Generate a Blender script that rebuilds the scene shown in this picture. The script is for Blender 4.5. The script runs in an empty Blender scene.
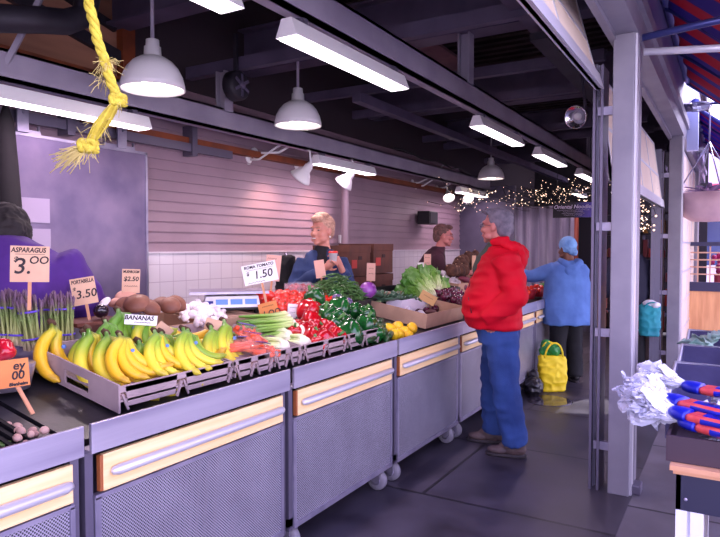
import bpy, bmesh, math, random
from mathutils import Vector, Matrix, Euler, noise
random.seed(7)
C = bpy.context.scene.collection
PI = math.pi
V = Vector

# ------------------------------------------------------------------ camera
CAM = V((0, 0, 1.5))
YAW = math.radians(30.63); PIT = math.radians(1.955)
FPX = 630.0
camd = bpy.data.cameras.new('camera'); cam = bpy.data.objects.new('camera', camd); C.objects.link(cam)
cam.location = CAM; cam.rotation_euler = (PI/2 - PIT, 0, YAW)
camd.sensor_width = 36; camd.lens = 36*FPX/720; camd.clip_start = 0.05; camd.clip_end = 300
bpy.context.scene.camera = cam
CR = Euler((PI/2 - PIT, 0, YAW)).to_matrix()
def ray(px, py): return CR @ V(((px-360)/FPX, (268.5-py)/FPX, -1))
def atx(px, py, X):            # point seen at a pixel, standing in the plane x = X
    d = ray(px, py); return CAM + d*(X/d.x)
def aty(px, py, Y):
    d = ray(px, py); return CAM + d*(Y/d.y)
def atz(px, py, Z):
    d = ray(px, py); return CAM + d*((Z-1.5)/d.z)

# ------------------------------------------------------------------ materials
def lin(c):
    return tuple(((x/255)/12.92 if x/255 <= .04045 else ((x/255+.055)/1.055)**2.4) for x in c) + (1,)
def rgb(c): return lin(c)
MATS = {}
def mat(name, col=None, rough=.5, metal=0, col2=None, scale=8, bump=0, bscale=None, emit=None, estr=0,
        trans=0, alpha=1, spec=.5, detail=4, stretch=None, lo=.35, hi=.65, coat=0, sub=0):
    if name in MATS: return MATS[name]
    m = bpy.data.materials.new(name); m.use_nodes = True
    nt = m.node_tree; N = nt.nodes; L = nt.links
    b = N['Principled BSDF']
    b.inputs['Base Color'].default_value = rgb(col)
    b.inputs['Roughness'].default_value = rough; b.inputs['Metallic'].default_value = metal
    b.inputs['Specular IOR Level'].default_value = spec
    b.inputs['Coat Weight'].default_value = coat
    if sub: b.inputs['Subsurface Weight'].default_value = sub; b.inputs['Subsurface Radius'].default_value = (.02, .01, .005)
    if trans: b.inputs['Transmission Weight'].default_value = trans
    if alpha < 1: b.inputs['Alpha'].default_value = alpha
    if emit: b.inputs['Emission Color'].default_value = rgb(emit); b.inputs['Emission Strength'].default_value = estr
    if col2 or bump:
        tc = N.new('ShaderNodeTexCoord'); mp = N.new('ShaderNodeMapping'); L.new(tc.outputs['Object'], mp.inputs[0])
        if stretch: mp.inputs['Scale'].default_value = stretch
    if col2:
        nz = N.new('ShaderNodeTexNoise'); nz.inputs['Scale'].default_value = scale; nz.inputs['Detail'].default_value = detail
        L.new(mp.outputs[0], nz.inputs[0])
        cr = N.new('ShaderNodeValToRGB'); cr.color_ramp.elements[0].position = lo; cr.color_ramp.elements[1].position = hi
        cr.color_ramp.elements[0].color = rgb(col); cr.color_ramp.elements[1].color = rgb(col2)
        L.new(nz.outputs[0], cr.inputs[0]); L.new(cr.outputs[0], b.inputs['Base Color'])
    if bump:
        n2 = N.new('ShaderNodeTexNoise'); n2.inputs['Scale'].default_value = bscale or scale; n2.inputs['Detail'].default_value = 5
        L.new(mp.outputs[0], n2.inputs[0])
        bp = N.new('ShaderNodeBump'); bp.inputs['Strength'].default_value = bump; bp.inputs['Distance'].default_value = .01
        L.new(n2.outputs[0], bp.inputs['Height']); L.new(bp.outputs[0], b.inputs['Normal'])
    MATS[name] = m
    return m

def grid_mat(name, base, dark, sp, r, rough=.35, metal=.7):
    """sheet steel punched with round holes in a staggered grid (object x,y,z -> y,z plane)"""
    m = bpy.data.materials.new(name); m.use_nodes = True; nt = m.node_tree; N = nt.nodes; L = nt.links; b = N['Principled BSDF']
    tc = N.new('ShaderNodeTexCoord'); sx = N.new('ShaderNodeSeparateXYZ'); L.new(tc.outputs['Object'], sx.inputs[0])
    def M(op, a, c=None):
        n = N.new('ShaderNodeMath'); n.operation = op
        for i, v in enumerate((a, c)):
            if v is None: continue
            if isinstance(v, (int, float)): n.inputs[i].default_value = v
            else: L.new(v, n.inputs[i])
        return n.outputs[0]
    def dots(off):
        u = M('SUBTRACT', M('FRACT', M('ADD', M('MULTIPLY', sx.outputs[1], 1/sp), off)), .5)
        v = M('SUBTRACT', M('FRACT', M('ADD', M('MULTIPLY', sx.outputs[2], 1/sp), off)), .5)
        d = M('SQRT', M('ADD', M('MULTIPLY', u, u), M('MULTIPLY', v, v)))
        return M('LESS_THAN', d, r)
    h = M('MAXIMUM', dots(100.0), dots(100.5))
    nz = N.new('ShaderNodeTexNoise'); nz.inputs['Scale'].default_value = 5; L.new(tc.outputs['Object'], nz.inputs[0])
    cr = N.new('ShaderNodeValToRGB'); cr.color_ramp.elements[0].position = .35; cr.color_ramp.elements[1].position = .7
    cr.color_ramp.elements[0].color = rgb(base); cr.color_ramp.elements[1].color = rgb(tuple(min(255, int(c*1.1)) for c in base))
    L.new(nz.outputs[0], cr.inputs[0])
    mx = N.new('ShaderNodeMix'); mx.data_type = 'RGBA'; L.new(h, mx.inputs['Factor'])
    L.new(cr.outputs[0], mx.inputs['A']); mx.inputs['B'].default_value = rgb(dark)
    L.new(mx.outputs['Result'], b.inputs['Base Color'])
    L.new(M('MULTIPLY', M('SUBTRACT', 1.0, h), metal), b.inputs['Metallic'])
    b.inputs['Roughness'].default_value = rough
    return m

def brick_mat(name, c1, c2, mortar, bw, bh, ms, rough, plane='yz', offset=0, bumpd=.002, noise_s=0, noise_c=None, spec=.5):
    m = bpy.data.materials.new(name); m.use_nodes = True; nt = m.node_tree; N = nt.nodes; L = nt.links; b = N['Principled BSDF']
    tc = N.new('ShaderNodeTexCoord'); sx = N.new('ShaderNodeSeparateXYZ'); L.new(tc.outputs['Object'], sx.inputs[0])
    cx = N.new('ShaderNodeCombineXYZ'); k = {'x': 0, 'y': 1, 'z': 2}
    L.new(sx.outputs[k[plane[0]]], cx.inputs[0]); L.new(sx.outputs[k[plane[1]]], cx.inputs[1])
    br = N.new('ShaderNodeTexBrick'); L.new(cx.outputs[0], br.inputs[0])
    br.offset = offset; br.squash = 1
    br.inputs['Color1'].default_value = rgb(c1); br.inputs['Color2'].default_value = rgb(c2); br.inputs['Mortar'].default_value = rgb(mortar)
    br.inputs['Scale'].default_value = 1; br.inputs['Mortar Size'].default_value = ms; br.inputs['Mortar Smooth'].default_value = .1
    br.inputs['Brick Width'].default_value = bw; br.inputs['Row Height'].default_value = bh
    out = br.outputs['Color']
    if noise_s:
        nz = N.new('ShaderNodeTexNoise'); nz.inputs['Scale'].default_value = noise_s; nz.inputs['Detail'].default_value = 6; L.new(tc.outputs['Object'], nz.inputs[0])
        cr = N.new('ShaderNodeValToRGB'); cr.color_ramp.elements[0].position = .3; cr.color_ramp.elements[1].position = .7
        cr.color_ramp.elements[0].color = rgb(noise_c); cr.color_ramp.elements[1].color = (1, 1, 1, 1); L.new(nz.outputs[0], cr.inputs[0])
        mx = N.new('ShaderNodeMix'); mx.data_type = 'RGBA'; mx.blend_type = 'MULTIPLY'; mx.inputs['Factor'].default_value = 1
        L.new(out, mx.inputs['A']); L.new(cr.outputs[0], mx.inputs['B']); out = mx.outputs['Result']
        rr = N.new('ShaderNodeMapRange'); rr.inputs['To Min'].default_value = max(.05, rough-.15); rr.inputs['To Max'].default_value = rough+.2
        L.new(nz.outputs[0], rr.inputs['Value']); L.new(rr.outputs[0], b.inputs['Roughness'])
    else: b.inputs['Roughness'].default_value = rough
    b.inputs['Specular IOR Level'].default_value = spec
    L.new(out, b.inputs['Base Color'])
    bp = N.new('ShaderNodeBump'); bp.invert = True; bp.inputs['Strength'].default_value = .6; bp.inputs['Distance'].default_value = bumpd
    L.new(br.outputs['Fac'], bp.inputs['Height']); L.new(bp.outputs[0], b.inputs['Normal'])
    return m

def stripe_mat(name, ca, cb, period, axis=1, rough=.8, trans=.25):
    m = bpy.data.materials.new(name); m.use_nodes = True; nt = m.node_tree; N = nt.nodes; L = nt.links; b = N['Principled BSDF']
    tc = N.new('ShaderNodeTexCoord'); sx = N.new('ShaderNodeSeparateXYZ'); L.new(tc.outputs['Object'], sx.inputs[0])
    a = N.new('ShaderNodeMath'); a.operation = 'MULTIPLY'; L.new(sx.outputs[axis], a.inputs[0]); a.inputs[1].default_value = 1/period
    f = N.new('ShaderNodeMath'); f.operation = 'FRACT'; L.new(a.outputs[0], f.inputs[0])
    g = N.new('ShaderNodeMath'); g.operation = 'LESS_THAN'; L.new(f.outputs[0], g.inputs[0]); g.inputs[1].default_value = .5
    mx = N.new('ShaderNodeMix'); mx.data_type = 'RGBA'; L.new(g.outputs[0], mx.inputs['Factor'])
    mx.inputs['A'].default_value = rgb(ca); mx.inputs['B'].default_value = rgb(cb)
    L.new(mx.outputs['Result'], b.inputs['Base Color']); b.inputs['Roughness'].default_value = rough
    if trans:
        tr = N.new('ShaderNodeBsdfTranslucent'); L.new(mx.outputs['Result'], tr.inputs[0])
        ms = N.new('ShaderNodeMixShader'); ms.inputs[0].default_value = trans
        L.new(b.outputs[0], ms.inputs[1]); L.new(tr.outputs[0], ms.inputs[2]); L.new(ms.outputs[0], N['Material Output'].inputs[0])
    return m

def grad_mat(name, stops, lo, hi, axis=2, rough=.45, bump=0, ns=20, mixn=.15, spec=.5):
    """base colour runs along the object's own length (real colour of the vegetable)"""
    m = bpy.data.materials.new(name); m.use_nodes = True; nt = m.node_tree; N = nt.nodes; L = nt.links; b = N['Principled BSDF']
    tc = N.new('ShaderNodeTexCoord'); sx = N.new('ShaderNodeSeparateXYZ'); L.new(tc.outputs['Object'], sx.inputs[0])
    mr = N.new('ShaderNodeMapRange'); L.new(sx.outputs[axis], mr.inputs['Value'])
    mr.inputs['From Min'].default_value = lo; mr.inputs['From Max'].default_value = hi
    nz = N.new('ShaderNodeTexNoise'); nz.inputs['Scale'].default_value = ns; L.new(tc.outputs['Object'], nz.inputs[0])
    ad = N.new('ShaderNodeMath'); ad.operation = 'MULTIPLY_ADD'; L.new(nz.outputs[0], ad.inputs[0]); ad.inputs[1].default_value = mixn
    L.new(mr.outputs[0], ad.inputs[2])
    cr = N.new('ShaderNodeValToRGB'); e = cr.color_ramp.elements
    e[0].position = stops[0][0]; e[0].color = rgb(stops[0][1]); e[1].position = stops[-1][0]; e[1].color = rgb(stops[-1][1])
    for p, c in stops[1:-1]:
        q = e.new(p); q.color = rgb(c)
    L.new(ad.outputs[0], cr.inputs[0]); L.new(cr.outputs[0], b.inputs['Base Color'])
    b.inputs['Roughness'].default_value = rough; b.inputs['Specular IOR Level'].default_value = spec
    if bump:
        bp = N.new('ShaderNodeBump'); bp.inputs['Strength'].default_value = bump; bp.inputs['Distance'].default_value = .01
        L.new(nz.outputs[0], bp.inputs['Height']); L.new(bp.outputs[0], b.inputs['Normal'])
    return m

# ------------------------------------------------------------------ mesh builder
class MB:
    def __init__(s): s.v = []; s.f = []; s.sm = []; s.fm = []; s.cur = 0
    def add(s, vs, fs, smooth=False):
        n = len(s.v); s.v += [tuple(p) for p in vs]
        for f in fs: s.f.append(tuple(n+i for i in f)); s.sm.append(smooth); s.fm.append(s.cur)
        return s
    def box(s, lo, hi, rot=None, piv=None, bev=0):
        x0, y0, z0 = lo; x1, y1, z1 = hi
        if bev:
            bm = bmesh.new(); bmesh.ops.create_cube(bm, size=1)
            for v in bm.verts: v.co = V(((x0+x1)/2+v.co.x*(x1-x0), (y0+y1)/2+v.co.y*(y1-y0), (z0+z1)/2+v.co.z*(z1-z0)))
            bmesh.ops.bevel(bm, geom=bm.edges[:], offset=bev, segments=2, affect='EDGES', profile=.6)
            vs = [v.co.copy() for v in bm.verts]; fs = [[v.index for v in f.verts] for f in bm.faces]; bm.free()
        else:
            vs = [V(p) for p in ((x0,y0,z0),(x1,y0,z0),(x1,y1,z0),(x0,y1,z0),(x0,y0,z1),(x1,y0,z1),(x1,y1,z1),(x0,y1,z1))]
            fs = [(0,3,2,1),(4,5,6,7),(0,1,5,4),(1,2,6,5),(2,3,7,6),(3,0,4,7)]
        if rot is not None:
            R = Euler(rot).to_matrix() if not isinstance(rot, Matrix) else rot
            p = V(piv) if piv is not None else V(((x0+x1)/2, (y0+y1)/2, (z0+z1)/2))
            vs = [p + R @ (q-p) for q in vs]
        return s.add(vs, fs)
    def bar(s, a, b, w, h, up=V((0,0,1))):
        a = V(a); b = V(b); t = (b-a).normalized()
        if abs(t.dot(up)) > .98: up = V((1,0,0))
        x = t.cross(up).normalized(); y = x.cross(t)
        vs = [p + x*(sx*w/2) + y*(sy*h/2) for p in (a, b) for sx, sy in ((-1,-1),(1,-1),(1,1),(-1,1))]
        return s.add(vs, [(0,1,2,3),(7,6,5,4),(0,4,5,1),(1,5,6,2),(2,6,7,3),(3,7,4,0)])
    def tube(s, pts, rad, n=8, cap=True, flat=None, smooth=True):
        pts = [V(p) for p in pts]; k = len(pts)
        if not hasattr(rad, '__len__'): rad = [rad]*k
        ts = []
        for i in range(k):
            t = (pts[min(i+1,k-1)] - pts[max(i-1,0)])
            ts.append(t.normalized() if t.length > 1e-9 else V((0,0,1)))
        up = V((0,0,1)) if abs(ts[0].z) < .9 else V((1,0,0))
        x = ts[0].cross(up).normalized(); vs = []
        for i in range(k):
            x = (x - ts[i]*x.dot(ts[i])).normalized(); y = ts[i].cross(x)
            for j in range(n):
                a = 2*PI*j/n
                r = rad[i]; rx, ry = (r if hasattr(r, '__len__') else (r, r))
                vs.append(pts[i] + x*(math.cos(a)*rx) + y*(math.sin(a)*ry))
        fs = [(i*n+j, i*n+(j+1)%n, (i+1)*n+(j+1)%n, (i+1)*n+j) for i in range(k-1) for j in range(n)]
        if cap: fs += [tuple(range(n-1,-1,-1)), tuple((k-1)*n+j for j in range(n))]
        return s.add(vs, fs, smooth)
    def lathe(s, prof, n=24, M=None, cap=True, smooth=True):
        vs = []
        for r, z in prof:
            for j in range(n):
                a = 2*PI*j/n; p = V((r*math.cos(a), r*math.sin(a), z)); vs.append(M @ p if M else p)
        k = len(prof)
        fs = [(i*n+j, i*n+(j+1)%n, (i+1)*n+(j+1)%n, (i+1)*n+j) for i in range(k-1) for j in range(n)]
        if cap: fs += [tuple(range(n-1,-1,-1)), tuple((k-1)*n+j for j in range(n))]
        return s.add(vs, fs, smooth)
    def ell(s, c, r, rot=None, n=14, m=9, fn=None):
        c = V(c); r = r if hasattr(r, '__len__') else (r, r, r)
        R = Euler(rot).to_matrix() if rot is not None and not isinstance(rot, Matrix) else (rot or Matrix.Identity(3))
        vs = []
        for i in range(m+1):
            th = PI*i/m
            if i in (0, m):
                d = V((0,0,math.cos(th))); q = fn(d) if fn else d; vs.append(c + R @ V((q.x*r[0], q.y*r[1], q.z*r[2]))); continue
            for j in range(n):
                ph = 2*PI*j/n; d = V((math.sin(th)*math.cos(ph), math.sin(th)*math.sin(ph), math.cos(th)))
                q = fn(d) if fn else d
                vs.append(c + R @ V((q.x*r[0], q.y*r[1], q.z*r[2])))
        fs = []
        for j in range(n): fs.append((0, 1+j, 1+(j+1)%n))
        for i in range(m-2):
            for j in range(n): fs.append((1+i*n+j, 1+(i+1)*n+j, 1+(i+1)*n+(j+1)%n, 1+i*n+(j+1)%n))
        e = 1+(m-1)*n
        for j in range(n): fs.append((e, 1+(m-2)*n+(j+1)%n, 1+(m-2)*n+j))
        return s.add(vs, fs, True)
    def stack(s, rings, n=20, smooth=True, pw=2.0):
        """rings: (x,y,z,rx,ry) horizontal super-ellipses lofted upwards"""
        vs = []
        for (x, y, z, rx, ry) in rings:
            for j in range(n):
                a = 2*PI*j/n; c_, s_ = math.cos(a), math.sin(a)
                vs.append((x + rx*math.copysign(abs(c_)**(2/pw), c_), y + ry*math.copysign(abs(s_)**(2/pw), s_), z))
        k = len(rings)
        fs = [(i*n+j, i*n+(j+1)%n, (i+1)*n+(j+1)%n, (i+1)*n+j) for i in range(k-1) for j in range(n)]
        fs += [tuple(range(n-1,-1,-1)), tuple((k-1)*n+j for j in range(n))]
        return s.add(vs, fs, smooth)
    def grid(s, fn, nu, nv, smooth=True, thick=0):
        P = [[V(fn(i/nu, j/nv)) for j in range(nv+1)] for i in range(nu+1)]
        vs = [p for row in P for p in row]; w = nv+1
        fs = [(i*w+j, (i+1)*w+j, (i+1)*w+j+1, i*w+j+1) for i in range(nu) for j in range(nv)]
        if thick:
            nn = len(vs); out = []
            for i in range(nu+1):
                for j in range(nv+1):
                    a = P[min(i+1,nu)][j]-P[max(i-1,0)][j]; b = P[i][min(j+1,nv)]-P[i][max(j-1,0)]
                    q = a.cross(b); q = q.normalized() if q.length > 1e-12 else V((0,0,1)); out.append(P[i][j]-q*thick)
            vs = vs + out
            fs += [tuple(nn+q for q in reversed(f)) for f in fs]
            edge = [(i, 0) for i in range(nu)] ; 
            for i in range(nu):
                a, b = i*w, (i+1)*w; fs.append((b, a, nn+a, nn+b)); a, b = i*w+nv, (i+1)*w+nv; fs.append((a, b, nn+b, nn+a))
            for j in range(nv):
                a, b = j, j+1; fs.append((a, b, nn+b, nn+a)); a, b = nu*w+j, nu*w+j+1; fs.append((b, a, nn+a, nn+b))
        return s.add(vs, fs, smooth)
    def mesh(s, name):
        me = bpy.data.meshes.new(name); me.from_pydata(s.v, [], s.f)
        me.polygons.foreach_set('use_smooth', s.sm); me.polygons.foreach_set('material_index', s.fm); me.update(); return me
    def build(s, name, m, parent=None, world=False, loc=None, rot=None):
        if world and parent is not None:
            l = parent.location; s.v = [(a-l.x, b-l.y, c-l.z) for a, b, c in s.v]
        me = s.mesh(name)
        for q in (m if isinstance(m, (list, tuple)) else [m]): me.materials.append(q)
        o = bpy.data.objects.new(name, me); C.objects.link(o)
        if parent is not None: o.parent = parent
        if loc is not None: o.location = loc
        if rot is not None: o.rotation_euler = rot
        return o

def tag(o, label=None, cat=None, group=None, kind=None):
    if label: o['label'] = label
    if cat: o['category'] = cat
    if group: o['group'] = group
    if kind: o['kind'] = kind
    return o
def thing(name, label, cat, loc=(0,0,0), rot=0, group=None):
    o = bpy.data.objects.new(name, None); C.objects.link(o); o.empty_display_size = .1
    o.location = loc; o.rotation_euler = rot if hasattr(rot, '__len__') else (0, 0, rot)
    return tag(o, label, cat, group)
def struct(o): o['kind'] = 'structure'; return o
KIDS = {}
def kids(o): return [c for c in bpy.data.objects if c.parent == o]
def copy_tree(o, loc, rot=None, label=None, group=None, scale=None, parent=None):
    def cp(a, par):
        c = a.copy(); C.objects.link(c); c.parent = par
        for k in kids(a): cp(k, c)
        return c
    kid = [(k, kids(k)) for k in kids(o)]
    r = o.copy(); C.objects.link(r); r.parent = parent
    for k, g in kid:
        c = k.copy(); C.objects.link(c); c.parent = r
        for q in g:
            d = q.copy(); C.objects.link(d); d.parent = c
    place(r, loc, rot, scale)
    if label: r['label'] = label
    if group: r['group'] = group
    return r
def place(r, loc, rot=None, scale=None):
    r.location = loc
    if rot is not None: r.rotation_euler = rot if hasattr(rot, '__len__') else (0, 0, rot)
    if scale is not None: r.scale = scale if hasattr(scale, '__len__') else (scale,)*3

def remeshed(mb, name, m, parent=None, vox=.01, smooth=4, disp=0, dscale=.1, world=False, wr=None):
    """union the closed pieces of mb into one continuous skin"""
    if world and parent is not None:
        l = parent.location; mb.v = [(a-l.x, b-l.y, c-l.z) for a, b, c in mb.v]
    me = mb.mesh(name+'_raw'); o = bpy.data.objects.new(name+'_raw', me); C.objects.link(o)
    r = o.modifiers.new('r', 'REMESH'); r.mode = 'VOXEL'; r.voxel_size = vox; r.use_smooth_shade = True
    if smooth: s_ = o.modifiers.new('s', 'SMOOTH'); s_.iterations = smooth; s_.factor = .5
    dg = bpy.context.evaluated_depsgraph_get(); dg.update()
    ev = bpy.data.meshes.new_from_object(o.evaluated_get(dg)); ev.name = name
    bpy.data.objects.remove(o); bpy.data.meshes.remove(me)
    if disp:
        nrm = [v.normal.copy() for v in ev.vertices]
        for v, nn in zip(ev.vertices, nrm):
            p = v.co
            if wr: q = V((p.x*wr[0], p.y*wr[1], p.z*wr[2]))
            else: q = p/dscale
            a = noise.noise(q); b = noise.noise(q*2.1+V((5,3,1)))
            v.co = p + nn*(disp*((1-abs(a)*2.2) + .4*b))
    ev.materials.clear(); ev.materials.append(m)
    for p in ev.polygons: p.use_smooth = True; p.material_index = 0
    o = bpy.data.objects.new(name, ev); C.objects.link(o)
    if parent is not None: o.parent = parent
    return o

def text_mb(txt, size, bold=.0, shear=0.0, sx=1.0, align='CENTER'):
    """lettering as a thin mesh lying in the local XZ plane, facing -Y"""
    cu = bpy.data.curves.new('t', 'FONT'); cu.body = txt; cu.size = size; cu.align_x = align; cu.align_y = 'CENTER'
    cu.extrude = .0008; cu.offset = bold; cu.shear = shear; cu.resolution_u = 3
    o = bpy.data.objects.new('t', cu); C.objects.link(o)
    dg = bpy.context.evaluated_depsgraph_get(); dg.update()
    me = bpy.data.meshes.new_from_object(o.evaluated_get(dg))
    vs = [V((v.co.x*sx, -v.co.z, v.co.y)) for v in me.vertices]; fs = [tuple(p.vertices) for p in me.polygons]
    bpy.data.objects.remove(o); bpy.data.curves.remove(cu); bpy.data.meshes.remove(me)
    return vs, fs
# ================================================================== MATERIALS
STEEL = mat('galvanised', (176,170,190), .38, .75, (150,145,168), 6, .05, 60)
RAILM = mat('brushed_rail', (194,188,204), .34, .65, (160,154,176), 3, .04, 40, stretch=(1,.15,3))
FRAME = mat('frame_steel', (116,110,130), .4, .7)
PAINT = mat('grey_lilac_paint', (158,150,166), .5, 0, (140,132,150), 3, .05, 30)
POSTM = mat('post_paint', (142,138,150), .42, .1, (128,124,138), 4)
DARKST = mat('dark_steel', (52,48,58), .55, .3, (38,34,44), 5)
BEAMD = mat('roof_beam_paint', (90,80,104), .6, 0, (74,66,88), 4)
DECK = mat('roof_deck', (64,50,52), .8, 0, (44,34,38), 2.5)
WHITE = mat('white_enamel', (235,232,236), .35)
TUBE = mat('tube_light', (255,255,250), .4, emit=(255,240,252), estr=5)
BULB = mat('lamp_bulb', (255,255,250), .4, emit=(255,236,225), estr=14)
WOODB = mat('pale_band_wood', (236,198,138), .45, 0, (246,214,160), 7, .05, 40, stretch=(1,.3,6))
WOODE = mat('band_end_wood', (150,84,44), .6)
BLACK = mat('black_rubber', (24,23,26), .6)
BLACKP = mat('black_plastic', (30,29,34), .4, bump=.1, bscale=30)
CARDB = mat('cardboard', (176,142,118), .85, 0, (160,128,106), 9, .05, 50)
CARDG = mat('grey_mauve_board', (170,150,150), .8, 0, (150,132,134), 8)
CREAM = mat('cream_panel', (236,218,196), .6, 0, (226,206,186), 3)
ALU = mat('aluminium_white', (205,203,212), .35, .35)
ORW = mat('orange_timber', (140,66,30), .6, 0, (110,50,24), 6)
PERF = grid_mat('punched_sheet', (168,164,178), (44,42,54), .0125, .27, .38, .4)
TILE = brick_mat('wall_tile', (222,214,222), (216,208,218), (190,176,192), .15, .15, .003, .18, 'yz', spec=.6)
CONC = brick_mat('concrete', (78,73,84), (70,66,78), (34,32,40), 1.6, 1.15, .012, .42, 'xy', .3, .004, 3.5, (150,146,156))

# ================================================================== SETTING
fl = struct(MB().box((-6,-3,-.1),(-.5,16,0)).build('floor', CONC))
walk = struct(MB().box((-.5,-3,-.12),(6,22,-.002)).build('floor_sidewalk', brick_mat('paving', (122,118,126),(112,108,118),(60,58,66),1.3,1.3,.012,.6,'xy',0,.004,2.5,(190,186,190))))

SID = mat('siding', (160,134,148), .5, 0, (148,124,138), 2, .03, 50, spec=.4)
w = MB().box((-4.32,-3,1.45),(-4.235,10.6,2.9))
z = 1.455
while z < 2.86:                                    # lap siding boards
    z1 = z+.088
    w.add([(-4.20,-3,z),(-4.20,10.6,z),(-4.216,10.6,z1),(-4.216,-3,z1),(-4.24,-3,z),(-4.24,10.6,z),(-4.24,10.6,z1),(-4.24,-3,z1)],
          [(0,1,2,3),(5,4,7,6),(4,5,1,0),(3,2,6,7),(0,3,7,4),(1,5,6,2)])
    z = z1+.0
w.build('wall_back', SID); struct(bpy.data.objects['wall_back'])
struct(MB().box((-4.32,-3,0),(-4.205,10.6,1.45)).build('wall_back_tiled', TILE))
struct(MB().box((-4.205,-3,1.447),(-4.185,10.6,1.46)).build('trim_1', mat('tile_cap',(225,215,225),.3)))
PLY = mat('plywood_panel', (168,118,92), .7, 0, (140,96,76), 3, stretch=(1,.4,3))
struct(MB().box((-4.32,-3,2.9),(-4.22,10.7,4.3)).box((-4.42,10.7,0),(-4.32,16,4.3)).build('wall_back_upper', mat('upper_wall_dark',(60,48,54),.8)))
# plywood panels in an orange frame, high on the back wall
cw = struct(MB().box((-4.22,-1.2,2.78),(-4.19,3.35,3.5)).build('trim_2', PLY))
m = MB()
for a,b in (((-4.19,-1.2,3.42),(-4.14,3.45,3.5)),((-4.19,3.33,2.6),(-4.12,3.45,3.55)),((-4.19,-1.2,2.74),(-4.12,3.45,2.82))): m.box(a,b)
struct(m.build('trim_3', ORW))
struct(MB().bar((-4.16,1.2,3.46),(-4.16,3.35,2.98),.04,.09).bar((-4.165,2.3,3.46),(-4.165,3.3,3.2),.04,.06).build('trim_4', DARKST))
struct(MB().box((-4.2,3.0,2.40),(-4.12,10.6,2.46)).build('trim_5', ORW))
# end walls
struct(MB().box((-4.32,10.6,0),(-3.22,10.7,2.55)).build('wall_far', mat('slate_wall',(96,90,112),.6,0,(86,80,102),4)))
struct(MB().box((-6,15.9,0),(-.5,16,4.3)).build('wall_end', mat('end_dark',(40,34,40),.8)))
struct(MB().box((-4.32,-3.1,0),(-1.0,-3,4.3)).build('wall_near', SID))
# roof deck with corrugations
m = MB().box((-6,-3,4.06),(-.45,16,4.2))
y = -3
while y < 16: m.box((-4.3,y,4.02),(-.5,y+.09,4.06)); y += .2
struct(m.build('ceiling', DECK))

# steel across the bay
def ibeam(mb, a, b, h, w, t=.018):
    a = V(a); b = V(b)
    mb.bar(a+V((0,0,t/2)), b+V((0,0,t/2)), w, t); mb.bar(a+V((0,0,h-t/2)), b+V((0,0,h-t/2)), w, t); mb.bar(a+V((0,0,h/2)), b+V((0,0,h/2)), t, h-2*t)
for i, yb in enumerate((0.9,3.3,4.85,7.4,10.0,12.6)):
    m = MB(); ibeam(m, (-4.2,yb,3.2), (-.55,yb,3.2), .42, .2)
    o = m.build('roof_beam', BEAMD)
    tag(o, ['roof beam above the near end of the stall, furthest left','wide roof beam above the nearest bell lamp','roof beam that carries the short hanger post','roof beam above the middle of the stall','dim roof beam near the far bell lamp','dim roof beam beyond the plastic curtain'][i], 'beam', 'steel roof beams')
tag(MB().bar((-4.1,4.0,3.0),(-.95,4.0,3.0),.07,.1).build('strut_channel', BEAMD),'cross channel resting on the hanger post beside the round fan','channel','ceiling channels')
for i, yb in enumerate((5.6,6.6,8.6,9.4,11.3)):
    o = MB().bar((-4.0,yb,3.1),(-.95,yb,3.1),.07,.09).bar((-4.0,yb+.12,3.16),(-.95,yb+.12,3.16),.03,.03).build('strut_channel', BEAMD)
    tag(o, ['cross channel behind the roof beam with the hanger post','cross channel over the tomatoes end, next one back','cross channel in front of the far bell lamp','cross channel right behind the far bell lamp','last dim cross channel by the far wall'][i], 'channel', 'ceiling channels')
for i,(x,zz) in enumerate(((-3.12,2.93),(-1.2,3.04))):
    o = MB().bar((x,5.2 if i==0 else 1,zz),(x,14,zz),.09,.09).build('purlin', BEAMD)
    tag(o, ['long lilac steel tube the bell lamps hang from','long steel tube under the roof nearest the doors'][i], 'beam', 'long roof tubes')
# mauve hatch panels in the ceiling, seen lighter
o = MB().box((-3.05,4.95,3.5),(-2.55,7.2,3.53)).build('ceiling_panel', mat('mauve_panel',(136,98,104),.7,0,(110,78,90),4)); tag(o,'faded mauve board lying over the roof steel','panel')

WB = MB(); ibeam(WB, (-3.7,-3,2.47), (-3.7,10.6,2.47), .18, .1); WB.box((-3.69,-3,2.47),(-3.65,10.6,2.65))
tag(WB.build('light_rail_beam', PAINT), 'lilac steel beam along the siding wall carrying strip lights', 'beam')
FB = MB(); ibeam(FB, (-1.9,-3,2.65), (-1.9,15,2.65), .18, .1); FB.box((-1.885,-3,2.65),(-1.85,15,2.83))
tag(FB.build('light_rail_beam', PAINT), 'lilac steel beam above the counter front carrying strip lights', 'beam')
# hangers holding the light rails
hang = [(-1.87,4.82,2.8,3.2,'short steel hanger post above the middle strip light'),(-3.66,3.97,2.62,2.95,'steel hanger post on the wall-side beam by the round fan'),
        (-1.87,9.95,2.8,3.2,'far steel hanger post over the counter-side beam')]
for x,y,z0,z1,l in hang:
    o = MB().box((x-.05,y-.05,z0),(x-.035,y+.05,z1)).box((x+.035,y-.05,z0),(x+.05,y+.05,z1)).box((x-.035,y-.01,z0+.02),(x+.035,y+.01,z1)).build('hanger_post', PAINT)
    tag(o, l, 'post', 'hanger posts')
# dark round fan housing beside the hanger
t = thing('ventilation_fan', 'dark round fan housing under the roof beside a hanger post', 'fan', tuple(atx(236,86,-3.5)))
MB().lathe([(.0,-.06),(.1,-.06),(.12,-.04),(.12,.04),(.1,.06),(0,.06)],20,Matrix.Rotation(PI/2,4,'Y'),cap=False).build('housing', DARKST, t)
m = MB().ell((.07,0,0),(.02,.03,.03))
for k in range(6): m.box((.064,-.012,.02),(.07,.012,.09),rot=(k*PI/3,.0,0),piv=(.067,0,0))
m.build('fan_blade', BEAMD, t); MB().bar((0,0,.1),(0,0,.42),.03,.03).build('bracket', DARKST, t)
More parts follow.
